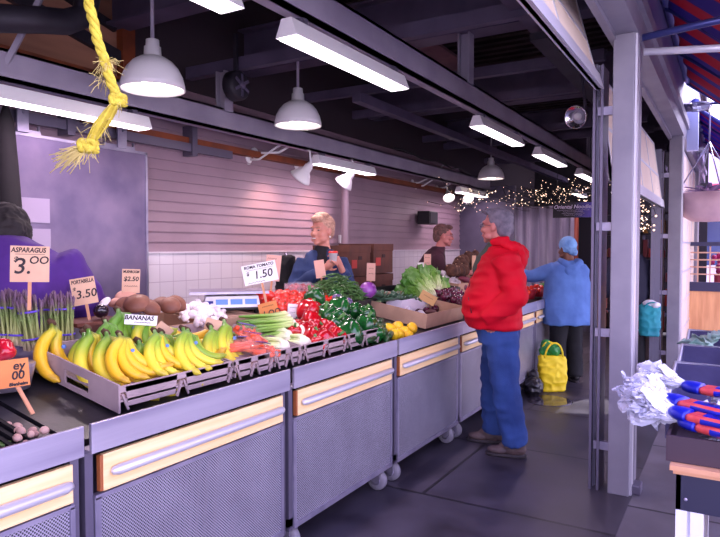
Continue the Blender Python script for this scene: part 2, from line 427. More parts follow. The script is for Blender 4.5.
# brace, duct
tag(MB().bar(atx(6,64,-3.66), atx(50,-20,-3.5)+(atx(50,-20,-3.5)-atx(6,64,-3.66))*1.1, .03,.03).build('diagonal_brace', PAINT), 'thin diagonal steel brace at the top left', 'brace')
p = [atx(x,y,-3.45) for x,y in ((-60,16),(40,20),(66,22))] + [atx(84,16,-3.45), atx(88,-4,-3.45), atx(88,-60,-3.45)]
tag(MB().tube(p,.075,14).build('duct_pipe', DARKST), 'thick dark duct elbow under the roof at the top left', 'duct')
# cables on the wall beam
for k,(a,b,n) in enumerate((((395,150),(470,172),2),)):
    q = [atx(a[0]+(b[0]-a[0])*i/8+random.uniform(-2,2), a[1]+(b[1]-a[1])*i/8+random.uniform(-3,3), -3.6) for i in range(9)]
    tag(MB().tube(q,.012,6).build('cable', BLACK), 'black cable looped on the far part of the wall-side beam','cable')
0 and tag(MB().tube([atx(396,98,-2.7),atx(398,110,-2.7),atx(402,118,-2.7)],.018,6).tube([atx(405,112,-2.7),atx(397,104,-2.7)],.01,6).build('cable_clamp', DARKST),'small dark clamp under the roof above the second strip light','clamp')

# ---- strip lights
def strip(x, y0, y1, z, label, wattage=9):
    t = thing('strip_light', label, 'light', (x,(y0+y1)/2,z), 0, 'fluorescent strip lights'); L = (y1-y0)/2
    m = MB(); m.add([(-.03,-L,.09),(.03,-L,.09),(.066,-L,.0),(-.066,-L,.0),(-.03,L,.09),(.03,L,.09),(.066,L,.0),(-.066,L,.0)],
          [(0,1,2,3),(7,6,5,4),(0,4,5,1),(1,5,6,2),(3,7,4,0)]); m.build('reflector', WHITE, t)
    MB().box((-.056,-L+.02,-.008),(.056,L-.02,.004),bev=.003).build('diffuser', TUBE, t)
    MB().box((-.03,-L+.1,.085),(.03,-L+.14,.125)).box((-.03,L-.14,.085),(.03,L-.1,.125)).build('mounting_clip', FRAME, t)
    ld = bpy.data.lights.new('strip_glow','AREA'); ld.shape='RECTANGLE'; ld.size=.12; ld.size_y=2*L-.1; ld.energy=wattage; ld.color=(1,.70,.93)
    lo = bpy.data.objects.new('strip_glow',ld); C.objects.link(lo); lo.parent=t; lo.location=(0,0,-.02)
for y0,y1,l in ((.88,2.12,'strip light cut by the top edge of the photo, on the counter-side beam'),(2.5,3.73,'nearest full strip light, long and bright on the counter-side beam'),
                (5.15,6.38,'second strip light along the counter-side beam, before the hanger gap'),(7.1,8.3,'third strip light along the counter-side beam'),(9.3,10.5,'last strip light on the counter-side beam beside the open door')):
    strip(-1.9,y0,y1,2.53,l)
for y0,y1,l in ((1.75,3.17,'long strip light over the sliding metal door on the wall-side beam'),(5.32,6.5,'middle strip light on the wall-side beam above the smiling vendor'),(9.2,10.4,'far strip light on the wall-side beam behind the lit gooseneck lamps')):
    strip(-3.68,y0,y1,2.35,l)
for x,y,l in ((-2.6,12.2,'small strip light beyond the far wall, left one'),(-1.9,12.4,'small strip light beyond the plastic curtain, right one')): strip(x,y,y+1.1,2.5,l,8)

# ---- bell lamps
def bell(name, label, loc, stem, cat='lamp', tilt=0, r=.2, lit=True, power=10, group='white bell pendant lamps', rz=0, col=(1,.8,.85)):
    t = thing(name, label, cat, loc, (tilt,0,rz), group); k = r/.2
    pr = [(.2,0),(.197,.035),(.185,.085),(.16,.135),(.125,.175),(.08,.203),(.055,.212),(.052,.27),(.043,.275),(.041,.315),(.012,.325)] if name=='pendant_lamp' else \
         [(.2,0),(.185,.03),(.13,.12),(.085,.17),(.08,.18),(.075,.27),(.06,.285),(.055,.33),(.012,.34)]
    pr = [(a*k,b*k) for a,b in pr]; inn = [(a-.004,b-.003) for a,b in reversed(pr[:6])]
    m = MB().lathe([(.004,pr[-1][1])]+pr[::-1]+[(q[0],q[1]+.002) for q in inn[::-1]]+[(.001,pr[5][1]-.01)],32,cap=False); m.build('lamp_shade', WHITE, t)
    if lit:
        MB().ell((0,0,.055*k),(.075*k,.075*k,.06*k)).build('light_bulb', BULB, t)
        ld = bpy.data.lights.new('lamp_glow','SPOT'); ld.energy=power*6; ld.color=col; ld.spot_size=2.6 if name=='pendant_lamp' else 1.7; ld.spot_blend=.8; ld.shadow_soft_size=.07
        lo = bpy.data.objects.new('lamp_glow',ld); C.objects.link(lo); lo.parent=t; lo.location=(0,0,-.02)
    if stem: MB().tube([(0,0,pr[-1][1]-.01),(0,0,pr[-1][1]+stem)],.012,8).build('stem', PAINT, t)
    return t
for px,py,l in ((153,90,'large white bell lamp nearest the camera, right of the yellow rope'),(298,126,'white bell lamp in the middle over the vegetable counter'),(491,179,'small far white bell lamp above the man in red')):
    p = atx(px,py,-3.2); st = 4.0-(p.z+.325); bell('pendant_lamp', l, p, st+ .02, power=12)
# gooseneck wall lamps, aimed at the siding
WARM=(1,.55,.42)
for i,(px,py,plate,l,lit) in enumerate(((300,178,(272,159),'white gooseneck lamp left of the pole, tilted to the siding',1),(343,184,(315,163),'white gooseneck lamp right in front of the vertical pole',1),
        (449,198,(425,184),'glowing gooseneck lamp, left one of the bright pair',1),(468,199,(440,187),'glowing gooseneck lamp, right one of the bright pair',1))):
    p = atx(px,py,-3.78)
    t = bell('wall_lamp', l, p, 0, tilt=(.0), r=.115 if i<2 else .095, lit=True, power=(3.0 if i<2 else 2), group='gooseneck wall lamps', col=WARM)
    t.rotation_euler = (-V((-.75,-.05,-.8) if i<2 else (.42,-.62,-.75))).to_track_quat('Z','Y').to_euler()
    bpy.context.view_layer.update(); MI = t.matrix_world.inverted()
    top = t.matrix_world @ V((0,0,.19)); wl = V((-4.21, p.y-.28, p.z+.18))
    q = [wl, wl+V((.12,.02,0)), wl+V((.28,.1,.12)), wl+V((.4,.2,.2)), V((top.x,top.y-.02,top.z+.12)), top]
    MB().tube([MI @ a for a in q],.011,8).build('gooseneck_arm', WHITE, t)
    m = MB().lathe([(0,0),(.05,0),(.05,.01),(.02,.03),(0,.03)],16,MI @ Matrix.Translation(wl-V((.01,0,0))) @ Matrix.Rotation(PI/2,4,'Y'),cap=False); m.build('wall_plate', WHITE, t)
# wall plate and arm of the lamp left of them
wl = atx(254,153,-4.19); t = thing('lamp_bracket','bare white wall plate and bent arm under the wall-side beam','bracket',wl)
MB().lathe([(0,0),(.055,0),(.055,.012),(.02,.03),(0,.03)],18,Matrix.Rotation(PI/2,4,'Y'),cap=False).build('wall_plate', WHITE, t)
MB().tube([(0,0,0),(.1,.05,0),(.2,.15,.01),(.4,.3,.16),(.45,.34,.3)],.012,8).build('bent_arm', WHITE, t)
wl = atx(412,183,-4.19); t = thing('lamp_bracket','small far wall plate and arm left of the glowing lamps','bracket',wl)
MB().lathe([(0,0),(.055,0),(.055,.012),(.02,.03),(0,.03)],14,Matrix.Rotation(PI/2,4,'Y'),cap=False).build('wall_plate', WHITE, t)
MB().tube([(0,0,0),(.1,.02,0),(.3,.1,.1),(.42,.2,.26)],.012,8).build('bent_arm', WHITE, t)

# ---- sliding metal door on its track
DOORM = mat('zinc_door', (136,122,150), .4, .6, (108,98,130), 3.0, .06, 20, detail=8)
d = thing('sliding_door','large dull zinc sliding door hanging on the tiled wall','door',(-4.1,3.0,.06))
a = atx(7,134,-4.1).y; b = atx(145,150,-4.1).y
m = MB().box((-.02,a-3.0,0),(.02,b-3.0,2.2),bev=.004); m.build('door_panel', DOORM, d)
MB().box((.02,a-3,0),(.028,a-2.975,2.2)).box((.02,b-3.02,0),(.028,b-3,2.2)).box((.02,a-3,2.18),(.028,b-3,2.2)).build('edge_trim', STEEL, d)
for k,px in enumerate((28,127)):
    y = atx(px,130,-4.0).y-3.0
    MB().box((.03,y-.04,2.2),(.05,y+.04,2.42),bev=.004).ell((.055,y,2.33),.01).box((-.01,y-.14,2.2),(.02,y+.14,2.225)).tube([(.01,y-.13,2.17),(.01,y-.13,2.26)],.01).tube([(.01,y+.13,2.17),(.01,y+.13,2.26)],.01).build('hanger', STEEL, d)
m = MB().bar((-4.12,.5,2.37),(-4.12,4.55,2.37),.05,.07)
for y in (2.85,4.05): m.box((-4.2,y-.03,2.3),(-4.08,y+.03,2.56))
tag(m.build('door_track', FRAME), 'grey overhead track of the sliding zinc door', 'track')
for k,(x0,y0,x1,y1) in enumerate(((19,199,50,222),(25,229,51,256))):
    p0 = atx(x0,y1,-4.07); p1 = atx(x1,y0,-4.07)
    tag(MB().box((-4.079,p0.y,p0.z),(-4.074,p1.y,p1.z)).build('paper_notice', mat('faded_paper',(158,146,172),.7)), ['blank faded paper on the zinc door, upper one','blank faded paper on the zinc door, lower one behind the asparagus sign'][k],'paper','papers on the zinc door')
m = MB().stack([(-3.98,2.33,1.2,.05,.05),(-3.97,2.34,1.6,.06,.07),(-3.98,2.33,2.0,.05,.06),(-4.0,2.33,2.3,.04,.05),(-4.0,2.33,2.42,.01,.01)],12)
tag(m.build('hanging_apron', mat('black_cloth',(26,22,26),.9,bump=.3,bscale=12)), 'black cloth hanging at the left edge of the zinc door', 'cloth')

# pole, wall speaker, socket
tag(MB().tube([atx(345,250,-4.05).xy.to_3d(), V((*atx(345,250,-4.05).xy,2.6))],.045,16).build('vertical_pipe', mat('pipe_paint',(140,120,132),.5)), 'mauve vertical pipe on the wall right of the smiling vendor', 'pipe')
p = atx(341,239,-4.18); tag(MB().box((-4.2,p.y-.03,p.z-.05),(-4.17,p.y+.03,p.z+.05),bev=.006).build('wall_switch', WHITE),'small white wall switch beside the mauve pipe','switch')
p = atx(428,218,-4.05); t = thing('wall_speaker','small black speaker box mounted on the siding wall','speaker',p)
MB().box((-.1,-.17,-.1),(.1,.15,.1),bev=.01).build('cabinet', BLACKP, t); MB().box((.1,-.15,-.085),(.108,.13,.085),bev=.004).build('grille', mat('speaker_cloth',(44,44,56),.9), t); MB().box((-.14,-.03,-.03),(-.09,.03,.03)).build('bracket', FRAME, t)
# plastic curtain
CUR = mat('milky_plastic',(168,160,182),.3,alpha=.8,col2=(140,132,158),scale=2,stretch=(6,1,.4))
def fc(u,v): return (-3.24+1.03*u, 10.62+.03*math.sin(u*38)+.012*math.sin(u*91+v*3), .2+1.98*v)
tag(MB().grid(fc,90,6,thick=.004).build('plastic_curtain', CUR),'milky grey plastic strip curtain across the far wall','curtain')
tag(MB().tube([(-2.2,10.62,0),(-2.2,10.62,2.2)],.035,10).build('curtain_post', mat('rust_post',(150,70,50),.6)),'rust-red post at the right edge of the plastic curtain','post')
# fairy lights
GOLD = mat('fairy_bulb',(255,220,180),.4,emit=(255,214,190),estr=3)
def fairy(label, box, n, seed):
    rnd = random.Random(seed); c = V([(box[0][i]+box[1][i])/2 for i in range(3)]); c.z = box[1][2]
    t = thing('string_lights', label, 'string lights', c); w = MB(); bb = MB()
    pts = []
    for s in range(n//22):
        q = [V([rnd.uniform(box[0][i],box[1][i]) for i in range(3)])-c for _ in range(4)]
        P = []
        for i in range(3):
            for k in range(8):
                u = k/8; a,b_ = q[i],q[i+1]; r_ = a.lerp(b_,u)+V((rnd.uniform(-.04,.04),rnd.uniform(-.04,.04),-.12*math.sin(PI*u)+rnd.uniform(-.03,.03))); P.append(r_)
        w.tube(P,.0035,4)
        for r_ in P:
            if rnd.random()<.5: bb.ell(r_+V((0,0,-.012)),.0055 if rnd.random()<.85 else .011,n=6,m=4)
    w.build('wire', BLACK, t); tag(bb.build('tiny_bulbs', GOLD, t), kind='stuff')
fairy('tangled clear string lights around the far wall above the vendor in maroon', ((-3.8,8.2,2.1),(-3.2,10.3,2.5)), 110, 1)
fairy('tangle of sparkling string lights above the plastic curtain', ((-3.4,10.1,2.2),(-1.7,11.2,2.65)), 420, 2)
fairy('golden string lights glowing inside the second doorway', ((-.95,6.9,1.75),(-.74,7.7,2.15)), 220, 3)
# black hanging sign with two-line lettering
p0 = aty(553,218,9.2); p1 = aty(594,202,9.2)
t = thing('hanging_sign','black and violet hanging sign with pale lettering above the woman in blue','sign',((p0.x+p1.x)/2,9.2,p0.z))
hw = (p1.x-p0.x)/2; hh = p1.z-p0.z
MB().box((-hw,-.01,0),(hw,.01,hh)).build('sign_board', grad_mat('sign_violet',[(.0,(10,8,16)),(.55,(14,12,30)),(1,(96,80,200))],-hw,hw*1.2,0,.4), t)
tm = MB(); tm.add(*text_mb('Oriental Noodles',.075,.001,.2)); tm.v=[(x,y-.012,z+hh*.72) for x,y,z in tm.v]
for k,L_ in enumerate((.8,.5,.55,.45)):
    n=int(L_*60); tm.tube([(-L_*hw+2*L_*hw*i/n,-.012,hh*(.5-.11*k)+(.006 if i%2 else -.006)*(1 if i%5 else 0)) for i in range(n+1)],.0022,4)
tm.build('lettering', mat('sign_letter',(214,206,230),.5), t)
MB().tube([(-hw*.8,0,hh),(-hw*.8,0,hh+.9)],.004,5).tube([(hw*.8,0,hh),(hw*.8,0,hh+.9)],.004,5).build('wire', BLACK, t)
# dim shop shelving deep inside
GOODS=[mat('goods%d'%i,c,.6) for i,c in enumerate(((150,40,36),(170,120,40),(60,50,48),(120,50,60)))]
for k,(x,l) in enumerate(((-1.75,'dim shelf rack of red and yellow goods deep inside, right of the curtain'),(-.95,'shelf rack of red and yellow goods seen through the second doorway'))):
    t = thing('shelf_rack', l,'shelf',(x,11.6,0)); m = MB()
    for z in (.1,.5,.9,1.3,1.7,2.05): m.box((-.38,-.2,z),(.38,.2,z+.03))
    for sx in (-.38,.35): m.box((sx,-.2,0),(sx+.03,.2,2.1))
    m.build('frame', DARKST, t)
    for i in range(40):
        q = random.randrange(4); z = (.13,.53,.93,1.33,1.73)[i%5]; xx = -.34+.085*(i//5)
        o = MB().box((xx,-.19,z),(xx+.07,.0,z+random.uniform(.12,.3)),bev=.006).build('goods_box', GOODS[q], None, loc=(x,11.6,0)); tag(o,'small carton on the dim shelves inside, '+('right of the curtain' if k==0 else 'seen through the second doorway'),'box','cartons on shelf rack %s'%('right of curtain' if k==0 else 'in second doorway'))
# round spotlight high inside
p = aty(576,117,5.0); t = thing('flood_light','round chrome flood lamp high up near the door frame','lamp',p,(PI/2+.25,0,-.3))
MB().lathe([(.001,-.13),(.04,-.12),(.06,-.08),(.085,0),(.09,.012),(.082,.012),(.05,-.05),(.001,-.06)],24,cap=False).build('reflector', mat('chrome',(220,220,230),.15,.95), t)
MB().ell((0,0,-.03),(.03,.03,.035)).build('light_bulb', mat('clear_bulb',(240,236,240),.1), t)
MB().tube([(0,0,-.12),(0,.06,-.16),(0,.35,-.16)],.012,8).build('arm', FRAME, t)
tag(MB().bar((-1.15,4.3,2.92),(-1.15,6.6,2.92),.12,.05).build('cable_tray', DARKST),'dark cable tray above the round flood lamp','tray')

# ================================================================== FACADE
def post(x0,x1,y0,y1,h,label):
    t = thing('door_post', label,'post',((x0+x1)/2,y0,0),0,'grey painted facade posts'); w=(x1-x0)/2; d=y1-y0
    m = MB().box((-w,0,0),(w,d*.3,h),bev=.006).box((-w*.6,d*.3,0),(w*.6,d*.7,h)).box((-w,d*.7,0),(w,d,h),bev=.006); m.build('post_body', POSTM, t)
    MB().box((w,.03,0),(w+.012,.1,h)).box((w*.6,d*.4,0),(w*.6+.014,d*.6,h)).build('edge_strip', ALU, t)
    g = MB().box((-w-.07,.02,0),(-w-.055,d*.6,2.6)).box((-w-.11,.08,0),(-w-.095,d*.6,2.6)).box((-w-.115,.02,0),(-w-.10,.06,2.6)); g.build('door_track', FRAME, t)
    for z in (.25,.95,1.6,2.3): MB().box((-w-.09,.04,z),(-w,.07,z+.05)).build('track_bracket', STEEL, t)
    MB().box((w+.012,.05,0),(w+.06,.16,.06),bev=.008).build('floor_bracket', FRAME, t)
    return t
post(-.635,-.515,4.03,4.38,2.76,'wide grey steel door post nearest the camera')
post(-.645,-.515,8.0,8.35,2.76,'second grey door post along the facade')
post(-.645,-.515,11.9,12.25,2.76,'third door post, far end of the facade')
tag(MB().box((-.76,4.1,0),(-.735,4.14,2.62)).box((-.76,4.13,0),(-.725,4.145,2.62)).build('slotted_angle', mat('slotted_zinc',(126,124,142),.4,.6)), 'slotted zinc angle upright left of the nearest door post','upright')
tag(MB().box((-.82,7.98,0),(-.78,8.02,2.62)).box((-.82,8.0,0),(-.72,8.015,2.62)).build('slotted_angle', MATS['slotted_zinc']), 'slotted zinc angle upright left of the second door post','upright')
m = MB().box((-.66,-2,2.76),(-.50,14.2,2.98)).box((-.50,-2,2.90),(-.47,14.2,2.98)).box((-.66,-2,2.73),(-.62,14.2,2.76))
tag(m.build('facade_header', POSTM), 'long grey steel header running over the door posts', 'beam')
struct(MB().box((-.62,-2,2.98),(-.52,14.2,4.2)).build('wall_facade', mat('upper_facade',(116,110,150),.35,0,(100,92,140),2)))
# sectional doors
def secdoor(y0,y1,zb,lean,label,n=2,hgt=.34):
    t = thing('sectional_door', label,'door',(-.70,(y0+y1)/2,zb),0,'cream sectional doors'); L=(y1-y0)/2; top=n*hgt
    def P(x,y,z): return (x-lean*z/top, y, z)
    def slab(mb,ya,yb,za,zb_,x0,x1):
        vs=[P(x0,ya,za),P(x1,ya,za),P(x1,yb,za),P(x0,yb,za),P(x0,ya,zb_),P(x1,ya,zb_),P(x1,yb,zb_),P(x0,yb,zb_)]
        mb.add(vs,[(0,3,2,1),(4,5,6,7),(0,1,5,4),(1,2,6,5),(2,3,7,6),(3,0,4,7)])
    m = MB(); slab(m,-L,L,0,top,-.01,.01); m.build('door_panel', CREAM, t)
    f = MB(); slab(f,-L,L,0,.09,-.02,.03)
    for k in range(1,n+1): slab(f,-L,L,k*hgt-.012,k*hgt+.012,-.012,.014)
    for k in range(5):
        yy=-L+ (2*L-.03)*k/4; slab(f,yy,yy+.03,0,top,-.012,.014)
    f.build('rail_frame', ALU, t); return t.name
secdoor(.4,3.95,2.43,.16,'raised cream and aluminium door leaf at the top over the near doorway',2,.3)
secdoor(4.45,7.85,1.94,.10,'half lowered cream door leaf between the first two posts',2,.36)
dd=secdoor(8.37,11.88,.02,.0,'closed pale door between the second and third posts',7,.385); bpy.data.objects[dd].location.x=-.575
# striped awnings
AW = stripe_mat('awning_stripe',(160,26,56),(60,42,124),.62,1,trans=.3)
AW2 = stripe_mat('awning_stripe_blue',(150,40,90),(56,48,160),.5,1,trans=.35)
def awning(y0,y1,label,m_):
    y0+=0; t = thing('awning', label,'awning',(-.5,y0,3.42)); L=y1-y0
    MB().grid(lambda u,v:(1.75*u, L*v, -1.36*u-.05*math.sin(PI*u)+.012*math.sin(v*60)),10,60,thick=.006).build('canvas', m_, t)
    f = MB()
    for y in [L*k/4 for k in range(5)]: f.tube([(0.01,y,-.03),(1.75,y,-1.4)],.02,8)
    f.tube([(1.75,0,-1.4),(1.75,L,-1.4)],.022,8); f.tube([(.03,-.02,.01),(.03,L+.02,.01)],.055,8); f.build('frame_tube', mat('blue_tube',(70,76,140),.35,.4), t)
awning(2.9,8.25,'red and blue striped awning over the pavement outside', AW)
awning(9.6,14.0,'second striped awning further along the facade', AW2)
BLT = MATS['blue_tube']
def barx(name,px0,py0,Y,px1,py1,r,m_,l,c):
    a = aty(px0,py0,Y); b = aty(px1,py1,Y); b = a+(b-a)*1.8; tag(MB().tube([a,b],r,10).build(name,m_),l,c)
barx('awning_strut',641,38,4.24,720,20,.022,BLT,'blue steel strut across the awning, upper one','strut')
barx('awning_strut',644,52,4.22,720,48,.022,mat('white_tube',(225,225,235),.3,.2),'white horizontal tube below the blue awning strut','strut')
barx('awning_strut',678,105,8.3,720,103,.016,BLT,'thin blue strut at the second door post','strut')
for k,(px,py,Y) in enumerate(((684,108,8.3),(688,151,10.8))):
    p = aty(px,py,Y); t = thing('caged_lamp', ['caged bulkhead lamp sticking out by the second post','smaller caged lamp further along the facade'][k],'lamp',p,(0,PI/2,0))
    MB().lathe([(.0,0),(.05,0),(.05,.08),(.04,.09),(0,.09)],16,cap=False).build('lamp_base', FRAME, t)
    MB().lathe([(.0,.08),(.045,.09),(.048,.2),(.03,.26),(0,.27)],16,cap=False).build('glass_globe', mat('frosted_glass',(225,228,245),.2,trans=.4), t)
    m = MB()
    for i in range(4): m.tube([(.055*math.cos(a)*s,.055*math.sin(a)*s,z) for a in (i*PI/4,) for s,z in ((1,.08),(1,.2),(.6,.27),(0,.285),(-.6,.27),(-1,.2),(-1,.08))],.004,5)
    m.build('wire_cage', STEEL, t)
    MB().box((-.05,-.06,-.1),(.05,.06,0),bev=.01).build('junction_box', FRAME, t)
p=aty(686,90,8.28); tag(MB().bar((-.5,8.55,2.9),(-.38,8.55,2.9),.1,.5).build('junction_cabinet', mat('pale_blue_box',(190,200,235),.4)),'pale blue cabinet on the facade by the second post','box')
# ================================================================== COUNTER CARTS
def depth(p): return -.5095*p.x + .8605*p.y
BX0, BX1 = -1.86, -2.78
def bed(x): return .86 + (BX0-x)*.20
CARTL = ['nearest counter cart, cut by the left edge, with empty black ribbed mat','counter cart under the bananas with punched steel front','counter cart under the celery and peppers with punched steel front',
         'counter cart under the lemons and cardboard box with a wheel showing','counter cart under the red onions, partly behind the man in red','counter cart right behind the man in red','last counter cart beside the woman in the blue coat']
starts = [.20,1.285,2.375,3.46,4.52,5.59,6.66]; PITCH = 1.075
def caster(t, x, y, label=None):
    m = MB().lathe([(.03,-.022),(.058,-.02),(.064,-.012),(.064,.012),(.058,.02),(.03,.022)],20,Matrix.Translation((x,y,.064)) @ Matrix.Rotation(PI/2,4,'X')); w = m.build('caster_wheel', mat('caster_rubber',(120,116,126),.5), t)
    MB().lathe([(.012,-.03),(.03,-.026),(.03,.026),(.012,.03)],14,Matrix.Translation((x,y,.064)) @ Matrix.Rotation(PI/2,4,'X')).build('wheel_hub', STEEL, w)
    MB().box((x-.02,y-.034,.06),(x+.03,y-.028,.145)).box((x-.02,y+.028,.06),(x+.03,y+.034,.145)).box((x-.03,y-.04,.135),(x+.04,y+.04,.15)).build('caster_fork', STEEL, t)
def make_cart(y, label):
    t = thing('counter_cart', label, 'counter', (-1.8,y,0), 0, 'steel counter carts'); L = PITCH-.012; g=.045
    MB().box((-.015,g+.01,.16),(.0,L-.03,.672)).build('punched_panel', PERF, t)
    m = MB()
    m.box((-.02,g-.01,.145),(.008,L-.02,.17)).box((-.02,g-.01,.665),(.006,L-.02,.68)).box((-.02,g-.012,.16),(.006,g+.012,.67)).box((-.02,L-.035,.16),(.006,L-.018,.67))
    m.box((-.93,g,.16),(-.9,L-.02,.19)).box((-.92,.0,.16),(0,.03,.2)).box((-.92,L-.03,.16),(-.02,L,.2)); m.build('panel_frame', STEEL, t)
    for lx,ly,k in ((-.03,.0,0),(-.03,L-.03,1),(-.95,0,0),(-.95,L-.03,1)):
        MB().box((lx,ly,.14),(lx+.03,ly+.03,.84)).build('leg', FRAME, t)
    b = MB().box((-.012,g+.02,.686),(.008,L-.025,.81),bev=.003).build('wood_band', WOODB, t)
    MB().box((-.012,g+.008,.688),(.006,g+.02,.808)).build('end_cap', WOODE, b)
    MB().tube([(.012,g+.045,.747),(.016,g+.05,.747),(.022,g+.07,.747),(.022,L-.06,.747),(.016,L-.04,.747),(.012,L-.035,.747)],[.004,.014,.018,.018,.014,.004],14).build('bumper_rail', ALU, b)
    MB().box((.02,.003,.832),(.034,L-.002,.93),bev=.002).box((-.03,.003,.832),(.02,L-.002,.842)).build('top_rail', RAILM, t)
    m = MB().add([(-.05,0,bed(-1.85)-.02),(-.05,L,bed(-1.85)-.02),(BX1+1.8,L,bed(BX1)-.02),(BX1+1.8,0,bed(BX1)-.02),(-.05,0,bed(-1.85)),(-.05,L,bed(-1.85)),(BX1+1.8,L,bed(BX1)),(BX1+1.8,0,bed(BX1))],[(0,1,2,3),(7,6,5,4),(0,4,5,1),(1,5,6,2),(2,6,7,3),(3,7,4,0)])
    m.build('display_bed', BLACKP, t)
    MB().box((-.94,.003,.2),(-.925,L-.01,.98)).build('back_panel', FRAME, t)
    MB().box((-.9,.008,.2),(-.04,.012,.8)).build('side_panel', mat('dark_side',(40,38,46),.6), t)
    for cx,cy in ((-.07,.09),(-.07,L-.07),(-.85,.09),(-.85,L-.07)): caster(t,cx,cy)
    return t
for y,l in zip(starts,CARTL): cart_last = make_cart(y,l)
# black ribbed mat on the nearest cart
m = MB().box((-2.75,.22,.0),(-1.86,1.2,.006))
m.v=[(a,b,c+bed(a)+.002) for a,b,c in m.v]
y=.25
while y<1.19:
    n0=len(m.v); m.box((-2.74,y,.006),(-1.87,y+.014,.02)); m.v=m.v[:n0]+[(a,b,c+bed(a)+.002) for a,b,c in m.v[n0:]]; y+=.034
tag(m.build('ribbed_mat', mat('mat_rubber',(15,15,20),.75,spec=.25)),'black ribbed rubber mat on the nearest cart','mat')

# ================================================================== TRAYS AND BOXES
def frontbox(y0,y1,label,x0=-1.93,x1=-2.44,mt=None,hand=False,lip=.065,z0=None):
    """shallow waxed board box lying tilted on the bed; origin at its front bottom corner"""
    z0 = bed(x0)+.034 if z0 is None else z0; t = thing('produce_tray', label,'tray',(x0,y0,z0),(0,0,0)); L=y1-y0; W=x0-x1; s=.20
    mt = mt or CARDG
    def sl(m): m.v=[(a,b,c-s*a) for a,b,c in m.v]; return m
    sl(MB().box((-W,0,.02),(0,L,.028))).build('tray_floor', mt, t)
    m = MB()
    m.box((-.008,0,.055),(0,L,.055+lip*.35))
    n = max(2,int(L/.2)); seg=L/n
    for k in range(n):
        a=seg*k+.035; b=seg*(k+1)-.035
        m.add([(-.008,a-.012,.055+lip*.3),(-.008,b+.012,.055+lip*.3),(-.008,b,.0),(-.008,a,.0),(0,a-.012,.055+lip*.3),(0,b+.012,.055+lip*.3),(0,b,.0),(0,a,.0)],[(0,1,2,3),(7,6,5,4),(0,4,5,1),(1,5,6,2),(2,6,7,3),(3,7,4,0)])
        m.bar((.004,a-.03,.05),(.004,a-.004,-.01),.008,.008); m.bar((.004,b+.03,.05),(.004,b+.004,-.01),.008,.008)
    sl(m).build('front_wall', mt, t)
    e = MB()
    if hand: # near end wall with a hand hole
        zt=.085
        e.box((-W,-.008,-.02),(-W*.62,0,zt)).box((-W*.34,-.008,-.02),(0,0,zt)).box((-W*.62,-.008,.05),(-W*.34,0,zt)).box((-W*.62,-.008,-.02),(-W*.34,0,-.0))
    else: e.box((-W,-.0,-.0),(0,.006,.07))
    sl(e).build('end_wall', mt, t); sl(MB().box((-W,L-.006,0),(0,L,.07))).build('end_wall', mt, t)
    sl(MB().box((-W,0,0),(-W+.008,L,.09))).build('back_wall', mt, t)
    return t
frontbox(1.53,2.13,'mauve board tray with hand hole holding the bananas',hand=True)
frontbox(2.15,2.42,'narrow board tray holding the bags of carrots')
frontbox(2.44,2.66,'board tray holding the celery')
frontbox(2.68,3.10,'board tray holding the red peppers')
frontbox(3.12,3.50,'board tray holding the green peppers')
def openbox(name,label,x0,x1,y0,y1,z,h,mt,th=.008,cat='box',rz=0):
    t = thing(name,label,cat,((x0+x1)/2,(y0+y1)/2,z),rz); a=abs(x1-x0)/2; b=(y1-y0)/2
    MB().box((-a,-b,0),(a,b,th)).build('box_floor', mt, t)
    MB().box((-a,-b,th),(-a+th,b,h)).build('side_wall', mt, t); MB().box((a-th,-b,th),(a,b,h)).build('side_wall', mt, t)
    MB().box((-a+th,-b,th),(a-th,-b+th,h)).build('side_wall', mt, t); MB().box((-a+th,b-th,th),(a-th,b,h)).build('side_wall', mt, t)
    return t
c1=openbox('cardboard_box','flat open cardboard box between the lemons and the red onions',-1.95,-2.45,4.25,5.0,.90,.11,CARDB)
c1.rotation_euler=(0,.17,0); c1.location.z=.935
MB().box((-.25,-.16,.112),(-.24,-.06,.16)).box((-.25,.08,.112),(-.24,.18,.15)).build('box_flap', CARDB, c1)
tag(MB().grid(lambda u,v:(-2.12-.16*u,4.42+.22*v,.945+.05*math.sin(u*5)*math.sin(v*7)+.04*u),10,10,thick=.002).build('plastic_bag', mat('clear_film',(225,222,232),.12,alpha=.55)),'crumpled clear plastic bag inside the flat cardboard box','bag')
tag(MB().ell((-2.14,4.76,.965),(.045,.06,.02)).build('dark_beet', mat('beet',(70,22,30),.6)),'dark beet lying alone in the flat cardboard box','beet')

# second row, behind
def raised(name,label,x0,x1,y0,y1,h,mt,cat='box',up=0):
    z = bed((x0+x1)/2)+.02+up; t=openbox(name,label,x0,x1,y0,y1,z,h,mt,cat=cat); t.rotation_euler=(0,.1,0); return t
raised('metal_tray','shallow metal tray under the asparagus bundles',-2.42,-2.74,1.36,1.84,.035,STEEL,'tray',.0)
raised('white_tray','white tray beside the asparagus',-2.42,-2.76,1.86,2.10,.085,WHITE,'tray')
tag(MB().box((-2.78,1.80,1.135),(-2.56,2.1,1.15)).box((-2.70,1.83,1.06),(-2.68,2.07,1.135)).build('wooden_board', mat('dark_board',(110,60,44),.6)),'thin brown wooden board behind the white tray','board')
raised('mushroom_box','cardboard box under the brown mushrooms',-2.44,-2.76,2.12,2.48,.09,CARDB)
raised('mushroom_box','cardboard box under the white button mushrooms',-2.40,-2.76,2.50,2.86,.10,CARDB)
raised('tomato_box','cardboard box under the red tomatoes',-2.42,-2.76,3.05,3.98,.09,CARDB)
raised('black_crate','black crate under the green beans and purple cabbage',-2.42,-2.76,4.0,4.75,.09,BLACKP)
raised('black_crate','black crate under the dark leafy greens',-2.42,-2.76,4.78,5.35,.10,BLACKP)
raised('white_box','white box standing under the leafy greens',-2.26,-2.40,4.45,5.2,.11,mat('white_board',(215,210,225),.6))
